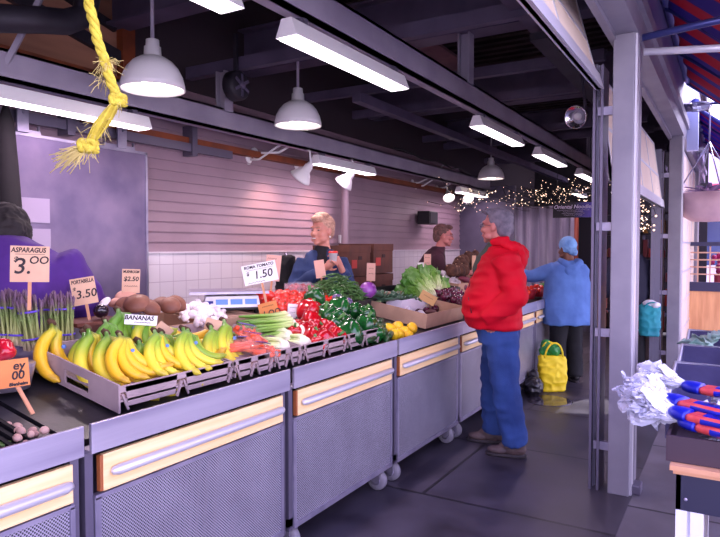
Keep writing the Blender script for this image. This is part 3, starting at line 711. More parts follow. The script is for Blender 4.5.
raised('lettuce_box','dark crate under the romaine lettuce',-2.36,-2.76,5.38,5.95,.1,BLACKP)
tag(MB().ell((-2.28,4.98,1.04),(.06,.11,.04),fn=lambda d:d*(1+.12*math.sin(9*d.x+7*d.y))).build('blue_bag', mat('pale_blue_film',(150,165,215),.3)),'pale blue crumpled plastic bag beside the red onions','bag')

# ================================================================== PRODUCE PROTOTYPES
class Kind:
    def __init__(s, maker, group, cat): s.mk=maker; s.first=None; s.group=group; s.cat=cat; s.n=0
    def put(s, loc, rot=None, scale=1, label=None):
        if s.first is None:
            s.first=s.mk(); o=s.first; place(o,loc,rot,scale)
            s.kids=[(k,kids(k)) for k in kids(o)]
        else:
            o=s.first.copy(); C.objects.link(o)
            for k,g in s.kids:
                c=k.copy(); C.objects.link(c); c.parent=o
                for q in g: d=q.copy(); C.objects.link(d); d.parent=c
            place(o,loc,rot,scale)
        tag(o,label,s.cat,s.group); s.n+=1; return o
rr = random.uniform
def rot3(a=.4): return (rr(-a,a),rr(-a,a),rr(0,2*PI))
def lobed(n,amp,dip=.35):
    def f(d):
        ph=math.atan2(d.y,d.x); r=math.hypot(d.x,d.y); k=1+amp*abs(math.cos(n*ph/2))-amp*.5
        z=d.z*(1-.0)-dip*math.exp(-(r/.35)**2)*(1 if d.z>0 else -.5)*abs(d.z)
        return V((d.x*k*(1+.12*d.z),d.y*k*(1+.12*d.z),z))
    return f
def mk_pepper(col,col2,nm):
    def f():
        t=thing(nm,None,None); MB().ell((0,0,0),(.044,.044,.052),n=24,m=14,fn=lobed(4,.22)).build('pepper_body', mat(nm+'_skin',col,.18,0,col2,12,coat=.4), t)
        MB().tube([(0,0,.03),(.002,0,.045),(.01,.004,.062)],[.012,.006,.007],8).build('stem', mat('pepper_stem',(70,120,50),.5), t); return t
    return f
GP=Kind(mk_pepper((24,92,34),(14,66,26),'green_pepper'),'green bell peppers in the pile','pepper')
RP=Kind(mk_pepper((190,14,26),(150,8,20),'red_pepper'),'red bell peppers in the pile','pepper')
def mk_round(nm,part,r,m,stem=None,sq=.88,fn=None):
    def f():
        t=thing(nm,None,None); MB().ell((0,0,0),(r,r,r*sq),n=16,m=10,fn=fn).build(part,m,t)
        if stem: MB().tube([(0,0,r*sq*.85),(0,.002,r*sq*1.12)],[r*.22,r*.06],6).build('stem',stem,t)
        return t
    return f
STEMG=mat('green_stem',(60,96,40),.6)
TO=Kind(mk_round('tomato','tomato_body',.036,mat('tomato_skin',(205,30,20),.15,0,(222,52,28),6,coat=.5),STEMG,.85),'red tomatoes in the cardboard box','tomato')
LE=Kind(mk_round('lemon','lemon_body',.033,mat('lemon_skin',(240,200,24),.35,0,(228,176,18),8,bump=.1,bscale=200),None,1.25,fn=lambda d:V((d.x*(1-.25*d.z**8),d.y*(1-.25*d.z**8),d.z))),'lemons in the row','lemon')
def mk_onion():
    t=thing('red_onion',None,None); MB().lathe([(.002,-.034),(.012,-.034),(.03,-.024),(.040,-.004),(.038,.014),(.024,.03),(.009,.038),(.005,.052),(.001,.054)],16,cap=False).build('bulb', mat('onion_skin',(92,18,52),.25,0,(60,10,34),10,stretch=(1,1,.3),coat=.3), t)
    MB().tube([(0,0,-.032),(0,0,-.038)],[.009,.012],6).build('root_tuft', mat('root_tuft',(190,160,140),.9), t); return t
ON=Kind(mk_onion,'red onions in the heap','onion')
PO=Kind(mk_round('potato','potato_body',.038,mat('potato_skin',(160,112,70),.75,0,(128,84,52),8,bump=.15,bscale=30),None,.7,fn=lambda d:V((d.x*1.35,d.y,d.z))*(1+.05*math.sin(4*d.x+2*d.z))),'brown potatoes beside the lettuce','potato')
GA=Kind(mk_round('garlic_bulb','garlic_body',.026,mat('garlic_skin',(232,224,226),.5,0,(210,196,206),12),None,1,fn=lambda d:V((d.x,d.y,d.z))*(1+.08*math.cos(6*math.atan2(d.y,d.x)))*(1) if d.z<.6 else V((d.x*.5,d.y*.5,d.z*1.25))),'white garlic bulbs beyond the potatoes','garlic')
ROOT=Kind(mk_round('taro_root','root_body',.055,mat('taro_skin',(96,62,46),.9,0,(60,36,28),14,bump=.5,bscale=40),mat('root_tip',(190,150,120),.8),1.3),'hairy brown roots heaped behind the garlic','root')
ORN=Kind(mk_round('orange','orange_body',.034,mat('orange_skin',(230,130,30),.4,0,(216,112,20),8,bump=.1,bscale=200),STEMG,.95),'oranges half hidden by the man in red','orange')
SWP=Kind(mk_round('sweet_potato','root_body',.042,mat('sweetpotato_skin',(120,40,62),.6,0,(92,28,48),8,bump=.2,bscale=30),None,.8,fn=lambda d:V((d.x*1.8,d.y*(1-.3*abs(d.x)),d.z*(1-.3*abs(d.x))))),'purple sweet potatoes beside the man in red','sweet potato')
def mk_mush():
    t=thing('button_mushroom',None,None)
    MB().lathe([(.001,.016),(.012,.015),(.021,.008),(.024,-.002),(.021,-.008),(.008,-.008),(.001,-.008)],14,cap=False).build('cap', mat('mushroom_white',(236,226,226),.6), t)
    MB().lathe([(.001,-.006),(.008,-.006),(.008,-.02),(.010,-.026),(.001,-.028)],10,cap=False).build('mushroom_stem', mat('mushroom_stem',(214,200,196),.7), t); return t
MU=Kind(mk_mush,'white button mushrooms in the box','mushroom')
def mk_port():
    t=thing('brown_mushroom',None,None)
    MB().lathe([(.001,.03),(.03,.026),(.052,.012),(.060,-.006),(.055,-.014),(.02,-.010),(.001,-.01)],20,cap=False).build('cap', mat('mushroom_brown',(134,84,62),.55,0,(104,62,46),10), t)
    MB().lathe([(.001,-.008),(.013,-.008),(.012,-.03),(.015,-.04),(.001,-.042)],10,cap=False).build('mushroom_stem', mat('mushroom_stem',(214,200,196),.7), t); return t
PB=Kind(mk_port,'large brown mushrooms','mushroom')
def mk_cuke():
    t=thing('cucumber',None,None); MB().tube([(0,-.1,0),(0,-.092,.001),(.002,-.06,.003),(.004,0,.006),(.002,.06,.003),(0,.092,0),(0,.1,-.001)],[.006,.014,.02,.021,.02,.014,.006],12).build('cucumber_body', mat('cucumber_skin',(28,82,34),.3,0,(18,58,26),12,bump=.2,bscale=80), t)
    MB().tube([(0,-.098,0),(0,-.108,.002)],[.005,.003],6).build('stem', STEMG, t); return t
CU=Kind(mk_cuke,'dark green cucumbers beside the lemons','cucumber')

# ---- bananas
def banana_mesh(nm,m):
    P=[];Rr=[]; R=.125
    c=V((R*math.cos(math.radians(-58))*1.0,0,-R*math.sin(math.radians(58))*1.0))
    P=[V((0,0,.0)),V((-.004,0,-.018))]; Rr=[.007,.0085]
    a0=122; a1=222; n=12; st=V((R*math.cos(math.radians(a0)),0,R*math.sin(math.radians(a0))))
    for i in range(n+1):
        a=math.radians(a0+(a1-a0)*i/n); u=i/n
        p=V((R*math.cos(a),0,R*math.sin(a)))-st+V((-.008,0,-.034)); P.append(p)
        Rr.append(.0115+.0115*math.sin(PI*min(1,.10+u*.95))**.5 if u<.93 else .013)
    P.append(P[-1]+(P[-1]-P[-2]).normalized()*.008); Rr.append(.006); P.append(P[-1]+(P[-1]-P[-2]).normalized()*.006); Rr.append(.005)
    mb=MB().tube(P,Rr,10); me=mb.mesh(nm); me.materials.append(m); return me
BY=grad_mat('banana_yellow',[(0,(60,44,20)),(.09,(226,178,30)),(.7,(236,190,36)),(.86,(196,190,50)),(1,(120,140,44))],-.205,.0,2,.4)
BG=grad_mat('banana_greenish',[(0,(60,50,20)),(.09,(222,204,54)),(.5,(226,210,60)),(.78,(150,180,50)),(1,(84,140,44))],-.205,.0,2,.4)
BV=grad_mat('banana_green',[(0,(50,50,20)),(.09,(160,176,50)),(.4,(136,170,44)),(.78,(96,150,40)),(1,(70,124,40))],-.205,.0,2,.4)
BME=[banana_mesh('banana_y',BY),banana_mesh('banana_g',BG),banana_mesh('banana_v',BV)]
CROWN=mat('banana_crown',(74,50,30),.8); STK=mat('blue_sticker',(90,130,200),.4)
def hand(label,p,n,fan,col,rz,tilt=.45,roll=0,sc=1.0,thick=.026):
    t=thing('banana_bunch',label,'bananas',p,0,'banana bunches on the tray')
    t.rotation_mode='XYZ'; t.rotation_euler=(tilt,roll,rz); t.scale=(sc,)*3
    MB().tube([(-.012,0,.016),(0,0,.004),(.008,0,-.006)],[.008,.013,.010],10).build('crown', CROWN, t)
    for k in range(n):
        o=bpy.data.objects.new('banana',BME[col if rr(0,1)<.8 else max(0,min(2,col+random.choice((-1,1))))]); C.objects.link(o); o.parent=t
        u=k/max(1,n-1); yy=(-(n-1)/2+k)*thick*.34
        o.rotation_euler=((.5-u)*.5*(-1), -fan*u-.30+rr(-.04,.04), rr(-.1,.1)); o.location=(0,yy,0); s_=rr(.94,1.06); o.scale=(s_,)*3
        if k==n//2:
            MB().lathe([(.001,.001),(.008,.0008),(.008,0),(.001,0)],12,Matrix.Translation((-.026,-.0205,-.085)) @ Matrix.Rotation(PI/2,4,'X')).build('sticker', STK, o)
    return t
#            crown px,py,X   n fan col rz tilt
RZ=math.radians(52)
HANDS=[(52,324,-2.42,2,.45,0,0,'two yellow bananas at the left end, in front of the asparagus'),
 (88,330,-2.26,3,.7,0,.1,'yellow bunch second from the left end of the tray'),
 (84,334,-2.42,3,.8,1,.0,'small bunch tucked behind the second yellow one'),
 (106,334,-2.20,5,1.0,0,.05,'big yellow bunch fanned at the front corner of the tray'),
 (118,311,-2.38,6,1.15,2,.0,'greenest bunch on top, below the brown mushrooms'),
 (138,342,-2.16,5,1.0,1,.1,'bunch with a blue sticker right of the front corner one'),
 (161,333,-2.18,4,.95,1,.0,'middle bunch under the torn price card'),
 (187,331,-2.12,5,.85,1,-.05,'broad greenish yellow bunch right of the middle'),
 (210,327,-2.18,4,.7,1,.0,'bunch of upright bananas second from the carrots'),
 (223,321,-2.20,4,.6,1,.05,'last bunch at the right end beside the carrot bags')]
for px,py,X,n,fan,col,dr,l in HANDS:
    hand(l,atx(px,py,X),n,fan,col,RZ+dr,tilt=-.42+rr(-.1,.1),sc=1.18)
for px,py,X,l in ((160,331,-2.42,'yellow bunch lying flat at the back under the white mushrooms'),(168,338,-2.34,'second flat yellow bunch lying below the back one')):
    hand(l,atx(px,py,X),2,.35,0,RZ,tilt=-.3,roll=-1.15,sc=1.2)
# filler bunches lower in the pile
for k,(x,y) in enumerate(((-2.12,1.68),(-2.1,1.84),(-2.08,1.98),(-2.3,1.75),(-2.3,1.95))):
    hand('lower bunch mostly buried under the others, %s'%['at the left front','at the front middle','at the right front','at the back left','at the back right'][k],(x,y,bed(x)+.235),4,.9,[0,1,1,2,1][k],RZ,tilt=-.5,sc=1.0)

# ---- asparagus
ASM=grad_mat('asparagus_spear',[(0,(226,196,170)),(.3,(176,180,110)),(.7,(118,142,72)),(.9,(110,96,84)),(1,(104,76,100))],0,.23,2,.5,bump=.2,ns=60)
def spear_mesh():
    m=MB().tube([(0,0,0),(0,0,.05),(.001,0,.12),(0,.001,.185),(0,0,.205),(0,0,.222),(0,0,.234)],[.0052,.0056,.0052,.0046,.0062,.0055,.001],7)
    for i in range(9):
        a=i*2.4; z=.13+i*.011; r=.0052; m.ell((r*math.cos(a),r*math.sin(a),z),(.0022,.0022,.006),n=5,m=4)
    me=m.mesh('asparagus_spear'); me.materials.append(ASM); return me
SPM=spear_mesh(); BAND=mat('purple_band',(96,70,190),.5)
def asp(label,p,lean,n=26):
    t=thing('asparagus_bunch',label,'asparagus',p,(lean[0],lean[1],rr(0,3)),'asparagus bunches standing in the metal tray')
    for i in range(n):
        r=.036*math.sqrt((i+.5)/n); a=i*2.4; o=bpy.data.objects.new('spear',SPM); C.objects.link(o); o.parent=t
        o.location=(r*math.cos(a),r*math.sin(a),rr(0,.006)); o.scale=(1,1,rr(.86,1.05)); o.rotation_euler=(-.12*r/.036*math.sin(a)*-1+rr(-.04,.04), .12*r/.036*math.cos(a)*1+rr(-.04,.04),rr(0,6))
    for z in (.045,.16):
        MB().lathe([(.038+.0*z,z),(.042,z+.001),(.042,z+.008),(.038,z+.009),(.038,z)],24,cap=False).build('rubber_band', BAND, t)
for px,py,X,l,ln in ((19,346,-2.62,'asparagus bunch at the far left of its tray',(.0,.03)),(34,350,-2.55,'asparagus bunch second from the left, leaning, under the price card',(.05,-.1)),(52,346,-2.62,'asparagus bunch third from the left',(0,.04)),(66,345,-2.58,'asparagus bunch at the right end of its tray',(-.03,.0))):
    asp(l,atx(px,py,X),ln)
asp('asparagus bunch at the left edge of the photo behind the others',atx(8,345,-2.68),(0,0))

# ---- roots with green tops on nearest cart, red pepper at left edge
t=thing('green_onion_bunch','bundle of pale knobbly roots with green tops on the black mat','root vegetables',atx(10,445,-1.98)); 
for i in range(34):
    x=rr(-.13,.08); y=rr(-.12,.10)*(1-.5*abs(x)/.13); MB().ell((x,y,rr(.0,.03)+.012),(rr(.012,.02),rr(.010,.016),rr(.010,.014)),rot=rot3(),n=8,m=6).build('root', mat('pale_root',(206,170,150),.7,0,(180,140,126),20,bump=.3,bscale=60), t)
for i in range(14):
    y=rr(-.12,-.02); MB().tube([(rr(-.02,.06),y,.02),(rr(-.08,.0),y-.1,.04),(rr(-.12,.02),y-.2,.03)],[.006,.007,.004],6).build('green_top', mat('leek_green',(70,104,40),.5), t)
p=atx(3,351,-2.35); RPs=Kind(mk_pepper((196,20,44),(160,10,34),'red_fruit'),'red fruit at the left edge','pepper'); RPs.put(p,(1.3,.2,.4),1.0,'large shiny red pepper at the left edge beside the asparagus')
tag(MB().stack([(p.x,p.y,bed(p.x)+.01,.09,.09),(p.x,p.y,p.z-.05,.11,.11)],20).build('bowl', mat('steel_bowl',(150,140,155),.35,.7)),'steel bowl under the red pepper at the left edge','bowl')

# ---- mushrooms
for px,py,X,l,s in ((126,305,-2.62,'pinkish brown mushroom at the left of the row',.9),(137,303,-2.56,'broad brown mushroom behind the bananas price card',1.15),(150,307,-2.52,'brown mushroom behind the middle of the bananas',1.0),(162,303,-2.6,'tilted dark brown mushroom in the middle',.95),(170,305,-2.54,'brown mushroom leaning right, near the white ones',.95),(177,303,-2.62,'last brown mushroom, leaning against the white ones',.95)):
    PB.put(atx(px,py,X),(rr(.2,.7),rr(.1,.7),rr(-.5,1)),s,l)
PK=Kind(mk_round('pale_mushroom','cap',.055,mat('pale_pink_cap',(218,164,140),.6),None,.55),'pale pink caps','mushroom')
PK.put(atx(126,297,-2.68),(.3,.3,0),1,'pale pinkish cap on top behind the brown mushrooms'); PK.put(atx(117,302,-2.7),(.2,-.2,0),.8,'smaller pale pinkish cap, left of the larger one')
BL_=Kind(mk_round('dark_eggplant','fruit_body',.035,mat('eggplant_skin',(26,14,30),.2,coat=.5),None,1.2),'dark fruit','eggplant'); BL_.put(atx(101,311,-2.62),(1.3,0,.5),1,'small near-black vegetable with a white top beside the brown board')
tag(MB().ell(atx(105,302,-2.62),(.02,.035,.014),rot=(.6,.3,.3)).build('garlic_clove', MATS['garlic_skin']),'white clove lying above the near-black vegetable','garlic')
ML='white button mushroom in the heap beside the weighing scale'
for i in range(70):
    u=random.random(); v=random.random(); px=180+50*u; top=300+8*abs(u-.45)*2; py=top+(323-top)*v; X=-2.68+.26*v
    MU.put(atx(px,py,X+rr(-.02,.02)),rot3(1.2),rr(.8,1.15),ML)
# ---- scale
p=atx(232,309,-2.62); t=thing('weighing_scale','white digital weighing scale with steel pan and three blue displays','scale',(p.x,p.y,p.z),math.radians(46))
z0=0
MB().box((-.19,-.10,0),(.17,.2,.03),bev=.01).build('base', BLACKP, t)
m=MB().add([(-.17,-.115,.02),(.16,-.115,.02),(.16,.15,.02),(-.17,.15,.02),(-.155,-.085,.085),(.15,-.085,.085),(.15,.15,.085),(-.155,.15,.085)],[(0,3,2,1),(4,5,6,7),(0,1,5,4),(1,2,6,5),(2,3,7,6),(3,0,4,7)]); m.build('housing', WHITE, t)
SCR=mat('lcd',(90,120,190),.2,emit=(110,140,220),estr=.6)
al=math.atan2(.03,.065)
for k in range(3):
    x0=-.10+k*.085; d=MB().box((x0,-.103,.035),(x0+.07,-.099,.068),rot=(-al,0,0),piv=(x0,-.1005,.05)).build('display', SCR, t)
MB().box((-.165,-.112,.03),(-.115,-.106,.06),rot=(-al,0,0)).build('blue_badge', mat('badge_blue',(30,40,130),.4), t)
MB().tube([(0,.03,.085),(0,.03,.105)],.03,12).build('pan_support', FRAME, t)
MB().box((-.25,-.13,.105),(.21,.19,.114),bev=.004).box((-.25,-.13,.1),(.21,-.126,.114)).build('pan', STEEL, t)
for lx,ly in ((-.15,-.07),(.14,-.07),(-.15,.16),(.14,.16)): MB().tube([(lx,ly,-.02),(lx,ly,0)],.014,10).build('foot', BLACK, t)
tag(MB().box((p.x-.2,p.y-.2,bed(p.x)+.0),(p.x+.17,p.y+.2,p.z-.02)).build('scale_stand', CARDB),'brown box under the weighing scale','box')

# ---- carrots in bags
CAR=mat('carrot_skin',(232,84,30),.4,0,(214,66,22),10); FILM=mat('bag_film',(255,225,215),.12,alpha=.10,spec=.5)
CM=MB().tube([(0,-.09,0),(0,-.085,0),(.002,0,.001),(0,.08,0),(0,.09,0)],[.006,.013,.011,.006,.002],8).mesh('carrot'); CM.materials.append(CAR)
def carrot_bag(label,p,rz,sc=1):
    t=thing('carrot_bag',label,'bag of carrots',p,(0,.2,rz),'bags of carrots beside the celery'); t.scale=(sc,)*3
    for i in range(16):
        o=bpy.data.objects.new('carrot',CM); C.objects.link(o); o.parent=t; o.location=(rr(-.06,.06),rr(-.02,.02),rr(-.025,.03)); o.rotation_euler=(rr(-.25,.25),rr(-.3,.3),rr(-.4,.4)+(PI if i%2 else 0)); o.scale=(1.15,.9,1.15)
    MB().ell((0,0,0),(.105,.125,.055),n=26,m=16,fn=lambda d:d*(1+.07*noise.noise(d*4)+.04*noise.noise(d*11))).build('plastic_film', FILM, t)
    MB().box((-.06,-.03,.054),(.05,.02,.057),rot=(0,.05,.3)).build('printed_label', mat('purple_label',(90,70,150),.4), t)
for px,py,X,rz,l in ((252,342,-2.08,.3,'front bag of orange carrots beside the bananas'),(246,333,-2.2,-.2,'second bag of carrots, behind the front one'),(262,352,-2.0,.5,'lowest bag of carrots at the tray edge'),(240,347,-2.1,1.2,'bag of carrots squeezed against the last bananas')):
    carrot_bag(l,atx(px,py,X),rz+1.0,.85)
# ---- celery: butt ends to the right/front
CEL=grad_mat('celery_stalk',[(0,(232,230,200)),(.16,(206,222,150)),(.5,(140,180,76)),(1,(92,146,52))],0,.38,0,.4,bump=.25,ns=40,mixn=.05)
def mk_cel():
    t=thing('celery_bunch',None,None)
    MB().ell((.012,0,0),(.03,.036,.036),n=14,m=8).build('root_end', mat('celery_root',(236,230,206),.5), t)
    for i in range(13):
        r=.026*math.sqrt((i+.5)/13)+.006; a=i*2.4; y,z=r*math.cos(a),r*math.sin(a); k=1.35
        MB().tube([(0,y*.7,z*.7),(.03,y*1.25,z*1.25),(.12,y*1.15,z*1.15),(.24,y*k,z*k),(.36+rr(-.03,.02),y*k*1.1,z*k*1.1)],[(.012,.009),(.015,.011),(.012,.008),(.009,.006),(.006,.005)],8).build('celery_stalk', CEL, t)
    return t
CE=Kind(mk_cel,'celery bunches in the tray','celery')
def celdir(p0,p1):
    d=(p1-p0); rz=math.atan2(d.y,d.x); ry=-math.atan2(d.z,math.hypot(d.x,d.y)); return (0,ry,rz)
for (a,b,Xa,Xb,l) in (((292,326),(243,333),-2.18,-2.22,'celery bunch on top, its cut end towards the red peppers'),((302,333),(250,330),-2.10,-2.42,'celery bunch with a round white end, behind the lowest one'),
        ((286,349),(250,345),-1.99,-2.2,'lowest celery bunch with its white end at the tray edge'),((306,345),(262,340),-2.00,-2.36,'celery bunch touching the red peppers'),((290,338),(245,338),-2.12,-2.35,'celery bunch in the middle of the pile'),((288,320),(240,326),-2.3,-2.4,'celery bunch at the back of the pile')):
    p0=atx(*a,Xa); p1=atx(*b,Xb); CE.put(p0,celdir(p0,p1),(1,1.3,1.3),l)
# ---- peppers
RL=['red pepper at the top of its pile below the green beans','red pepper at the left of the pile above the celery ends','red pepper second row left','red pepper in the centre of the red pile','red pepper second row right','red pepper in the front row, beside the white celery end','red pepper in the front row, centre','red pepper in the front row, right corner','red pepper at the back edge of the red pile','red pepper wedged at the lower front corner']
for (px,py,X,s),l in zip(((308,312,-2.28,1.15),(311,321,-2.2,1),(313,327,-2.18,1),(322,329,-2.14,.95),(329,331,-2.08,.9),(312,338,-2.06,1),(323,341,-2.0,1.05),(335,338,-2.0,1),(312,306,-2.4,1),(318,346,-1.98,.8)),RL):
    RP.put(atx(px,py,X),(rr(.3,1.3),rr(-.4,.4),rr(0,6)),s*1.38,l)
GL=['green pepper at the top left of the pile','green pepper above the red peppers','green pepper on top, right of centre','large glossy green pepper at the front of the pile','green pepper at the front right, by the tray corner','green pepper between the two front ones','dark green pepper at the right of the second row','green pepper at the back under the beans','green pepper low in the middle','green pepper at the right end of the tray','small green pepper above the cucumbers']
for (px,py,X,s),l in zip(((315,299,-2.4,1.05),(327,317,-2.2,1.15),(340,309,-2.25,1.15),(350,334,-2.0,1.25),(366,326,-2.0,1.05),(337,322,-2.12,1.1),(355,313,-2.22,1.0),(334,299,-2.45,.95),(344,340,-2.02,.95),(373,334,-1.98,.95),(367,315,-2.1,.9)),GL):
    GP.put(atx(px,py,X),(rr(.2,1.4),rr(-.5,.5),rr(0,6)),s*1.5,l)
# filling layers under them
for k in range(8): RP.put((rr(-2.05,-2.3),rr(2.86,3.02),bed(-2.15)+.10),rot3(1.2),1.1,'red pepper buried low in the red pile')
for k in range(10): GP.put((rr(-2.08,-2.35),rr(3.18,3.42),bed(-2.2)+.10),rot3(1.2),1,'green pepper buried low in the green pile')
# ---- tomatoes
random.seed(21)
for i in range(7):
    for j in range(5):
        for k in range(2):
            x=-2.46-.062*j+(.03 if k else 0); y=3.09+i*.098+(.045 if k else 0)+rr(-.008,.008)
            TO.put((x,y,bed(x)+.075+.058*k+.02*(1-abs(i-4)/5)*k+rr(-.004,.004)),rot3(.9),rr(.98,1.2),'red tomato in the box behind the celery')
for i in range(7): TO.put(atx(262+i*7.5,298-2*(i%2),-2.60),rot3(.9),1.1,'red tomato on top of the heap behind the price cards')
# ---- clear punnets of berries
def punnet(label,p,rz):
    t=thing('berry_punnet',label,'punnet',p,rz,'clear punnets of red berries')
    MB().box((-.055,-.09,0),(.055,.09,.004)).box((-.06,-.095,0),(-.057,.095,.06)).box((.057,-.095,0),(.06,.095,.06)).box((-.06,-.095,0),(.06,-.092,.06)).box((-.06,.092,0),(.06,.095,.06)).build('clear_tub', mat('clear_plastic',(240,230,240),.08,alpha=.16), t)
    MB().box((-.062,-.098,.06),(.062,.098,.068),bev=.003).build('clear_lid', mat('clear_plastic'), t)
    m=mat('berry_red',(170,16,34),.25)
    bm_=MB().ell((0,0,0),(.013,.013,.012),n=8,m=6).mesh('berry'); bm_.materials.append(m)
    for i in range(5):
        for j in range(7):
            o=bpy.data.objects.new('berry',bm_); C.objects.link(o); o.parent=t; o.location=(-.045+i*.022+rr(-.003,.003),-.078+j*.026+rr(-.003,.003),.02+rr(0,.03))
punnet('left clear punnet of red berries above the tomatoes',atx(298,292,-2.66),.2)
punnet('right clear punnet of red berries beside the green beans',atx(318,293,-2.66),.1)
# ---- green beans
random.seed(5); p=atx(337,298,-2.52); t=MB()
for i in range(420):
    u=rr(-1,1); v=rr(-1,1)
    if u*u+v*v>1: continue
    x=.17*u; y=.25*v; z=.20*(1-(u*u+v*v))**.8*rr(.5,1.0)+.01; a=rr(0,PI); L=rr(.04,.065); b=rr(-.5,.5)
    d=V((math.cos(a),math.sin(a),b)).normalized(); q=p+V((x,y,z-.03)); c=V((rr(-.012,.012),rr(-.012,.012),.012))
    t.tube([q-d*L,q-d*L*.4+c*.7,q+d*L*.4+c*.7,q+d*L],[.0015,.0045,.0045,.0015],5)
tag(t.build('green_beans', mat('bean_skin',(74,118,52),.45,0,(54,94,40),9)),'tangled heap of thin green beans behind the peppers','green beans',kind='stuff')
EG=Kind(mk_round('eggplant','fruit_body',.04,mat('purple_skin',(112,88,140),.3,0,(90,66,120),6,coat=.3),STEMG,1.3),'pale purple eggplants under the beans','eggplant')
EG.put(atx(337,300,-2.4),(.9,.3,.3),1,'pale purple eggplant poking out below the green beans, left one'); EG.put(atx(347,303,-2.36),(1.2,.3,.9),1,'pale purple eggplant below the green beans, right one')
PC=Kind(mk_round('purple_cabbage','cabbage_head',.068,mat('cabbage_purple',(112,36,130),.3,0,(150,80,170),9,stretch=(1,1,.4),coat=.2),None,.92,fn=lambda d:d*(1+.03*math.sin(6*math.atan2(d.y,d.x)+3*d.z))),'purple cabbage','cabbage')
PC.put(atx(368,290,-2.40),(.3,.2,0),1,'glossy purple cabbage beside the dark leafy greens')
# ---- leaves
def leaf(mb,base,d,up,L,W,curl,ruf,seed,n=9,m=6,th=.0015):
    d=V(d).normalized(); s=d.cross(V(up)).normalized(); up=s.cross(d)
    def f(u,v):
        w=W*(.18+.82*math.sin(PI*min(1,.12+u*.8))**.8); vv=(v-.5)*2; q=V(base)+d*(L*u)+s*(w*vv*.5)+up*(curl*L*u*u*-1+ .25*w*abs(vv)**1.5+ruf*math.sin(u*19+seed)*vv*abs(vv)+ruf*.6*math.sin(u*31+seed*2)*abs(vv))
        return q
    mb.grid(f,n,m,thick=th)
LET=grad_mat('romaine_leaf',[(0,(238,236,214)),(.28,(200,220,150)),(.55,(110,160,60)),(1,(44,104,38))],0,.32,0,.4,bump=.4,ns=50,mixn=.08)
def mk_rom():
    t=thing('romaine_lettuce',None,None); rnd=random.Random(3)
    for i in range(15):
        a=i*2.4; r=.2+.5*(i/15); d=(1,.36*r*math.cos(a),.42*r*math.sin(a)+.05); mb=MB()
        leaf(mb,(0,.012*math.cos(a),.012*math.sin(a)),d,(0,math.cos(a),math.sin(a)),rnd.uniform(.26,.33),.13,-.15,.008,i)
        mb.build('leaf',LET,t)
    MB().ell((.005,0,0),(.02,.028,.028),n=10,m=6).build('root_end', mat('celery_root'), t); return t
RO=Kind(mk_rom,'romaine lettuces behind the onions','lettuce')
for (a,Xa,b,Xb,s,l) in (((430,296),-2.3,(398,270),-2.72,1.0,'romaine lettuce at the left with dark leaf tips'),((436,294),-2.32,(412,268),-2.75,1.05,'romaine lettuce in the middle, leaning up'),((428,302),-2.26,(392,288),-2.5,.9,'lowest romaine lettuce spilling to the left'),((442,298),-2.3,(425,274),-2.7,.9,'romaine lettuce at the right beside the potatoes'),((434,300),-2.26,(405,278),-2.6,1,'romaine lettuce in front, above the yellow card')):
    p0=atx(*a,Xa); p1=atx(*b,Xb); r_=celdir(p0,p1); RO.put(p0,(rr(-.5,.5),r_[1],r_[2]),s*1.1,l)
DK=mat('dark_leaf',(48,84,66),.45,0,(84,118,92),5,bump=.4,bscale=30)
def mk_dark():
    t=thing('leafy_greens',None,None)
    for i in range(8):
        mb=MB(); a=(i-3.5)*.22; leaf(mb,(0,.01*i-.04,.006*i),(1,a,.12+.05*(i%3)),(0,0,1),.24,.15,.18,.009,i*1.7); mb.build('leaf',DK,t)
    for i in range(5): MB().tube([(-.06,.012*i-.03,.0),(.0,.01*i-.02,.005),(.1,.02*i-.04,.02)],[.005,.005,.003],6).build('stalk', mat('leaf_stalk',(150,176,120),.5), t)
    return t
DG=Kind(mk_dark,'dark leafy bunches in the black crate','leafy greens')
for (a,Xa,b,Xb,l) in (((378,298),-2.4,(392,286),-2.7,'dark leafy bunch right beside the purple cabbage'),((395,299),-2.38,(404,286),-2.7,'dark leafy bunch in the middle of the black crate'),((412,300),-2.36,(414,286),-2.7,'dark leafy bunch nearest the romaine lettuce'),((352,293),-2.48,(366,284),-2.74,'dark leafy bunch behind the green beans')):
    p0=atx(a[0],a[1]+4,Xa); p1=atx(b[0],b[1]+6,Xb); DG.put(p0,celdir(p0,p1),1.0,l)
# ---- cucumbers, lemons
for (px,py,X,rz,l) in ((378,331,-2.0,.3,'cucumber next to the green pepper tray corner'),(384,335,-1.98,.5,'cucumber in the middle beside the lemons'),(390,338,-1.95,.4,'cucumber in front of the lemons'),(372,342,-1.95,.2,'lowest cucumber by the steel rail'),(385,342,-1.93,.6,'cucumber at the rail below the lemons'),(380,325,-2.12,.4,'cucumber at the back of the little heap'),(386,329,-2.06,.2,'cucumber touching the rear lemon')):
    CU.put(atx(px,py-3,X),(0,.1,rz),1.05,l)
for (px,py,X,l) in ((389,330,-2.02,'lemon at the left rear of the row'),(397,328,-2.02,'lemon on top near the left'),(399,335,-1.95,'lemon at the front, left'),(404,333,-1.96,'lemon at the front, centre'),(412,329,-1.98,'lemon at the right end of the row'),(407,337,-1.93,'lemon lowest, touching the rail'),(394,336,-1.96,'lemon beside the cucumbers')):
    LE.put(atx(px,py-1,X),rot3(1.3),1.2,l)
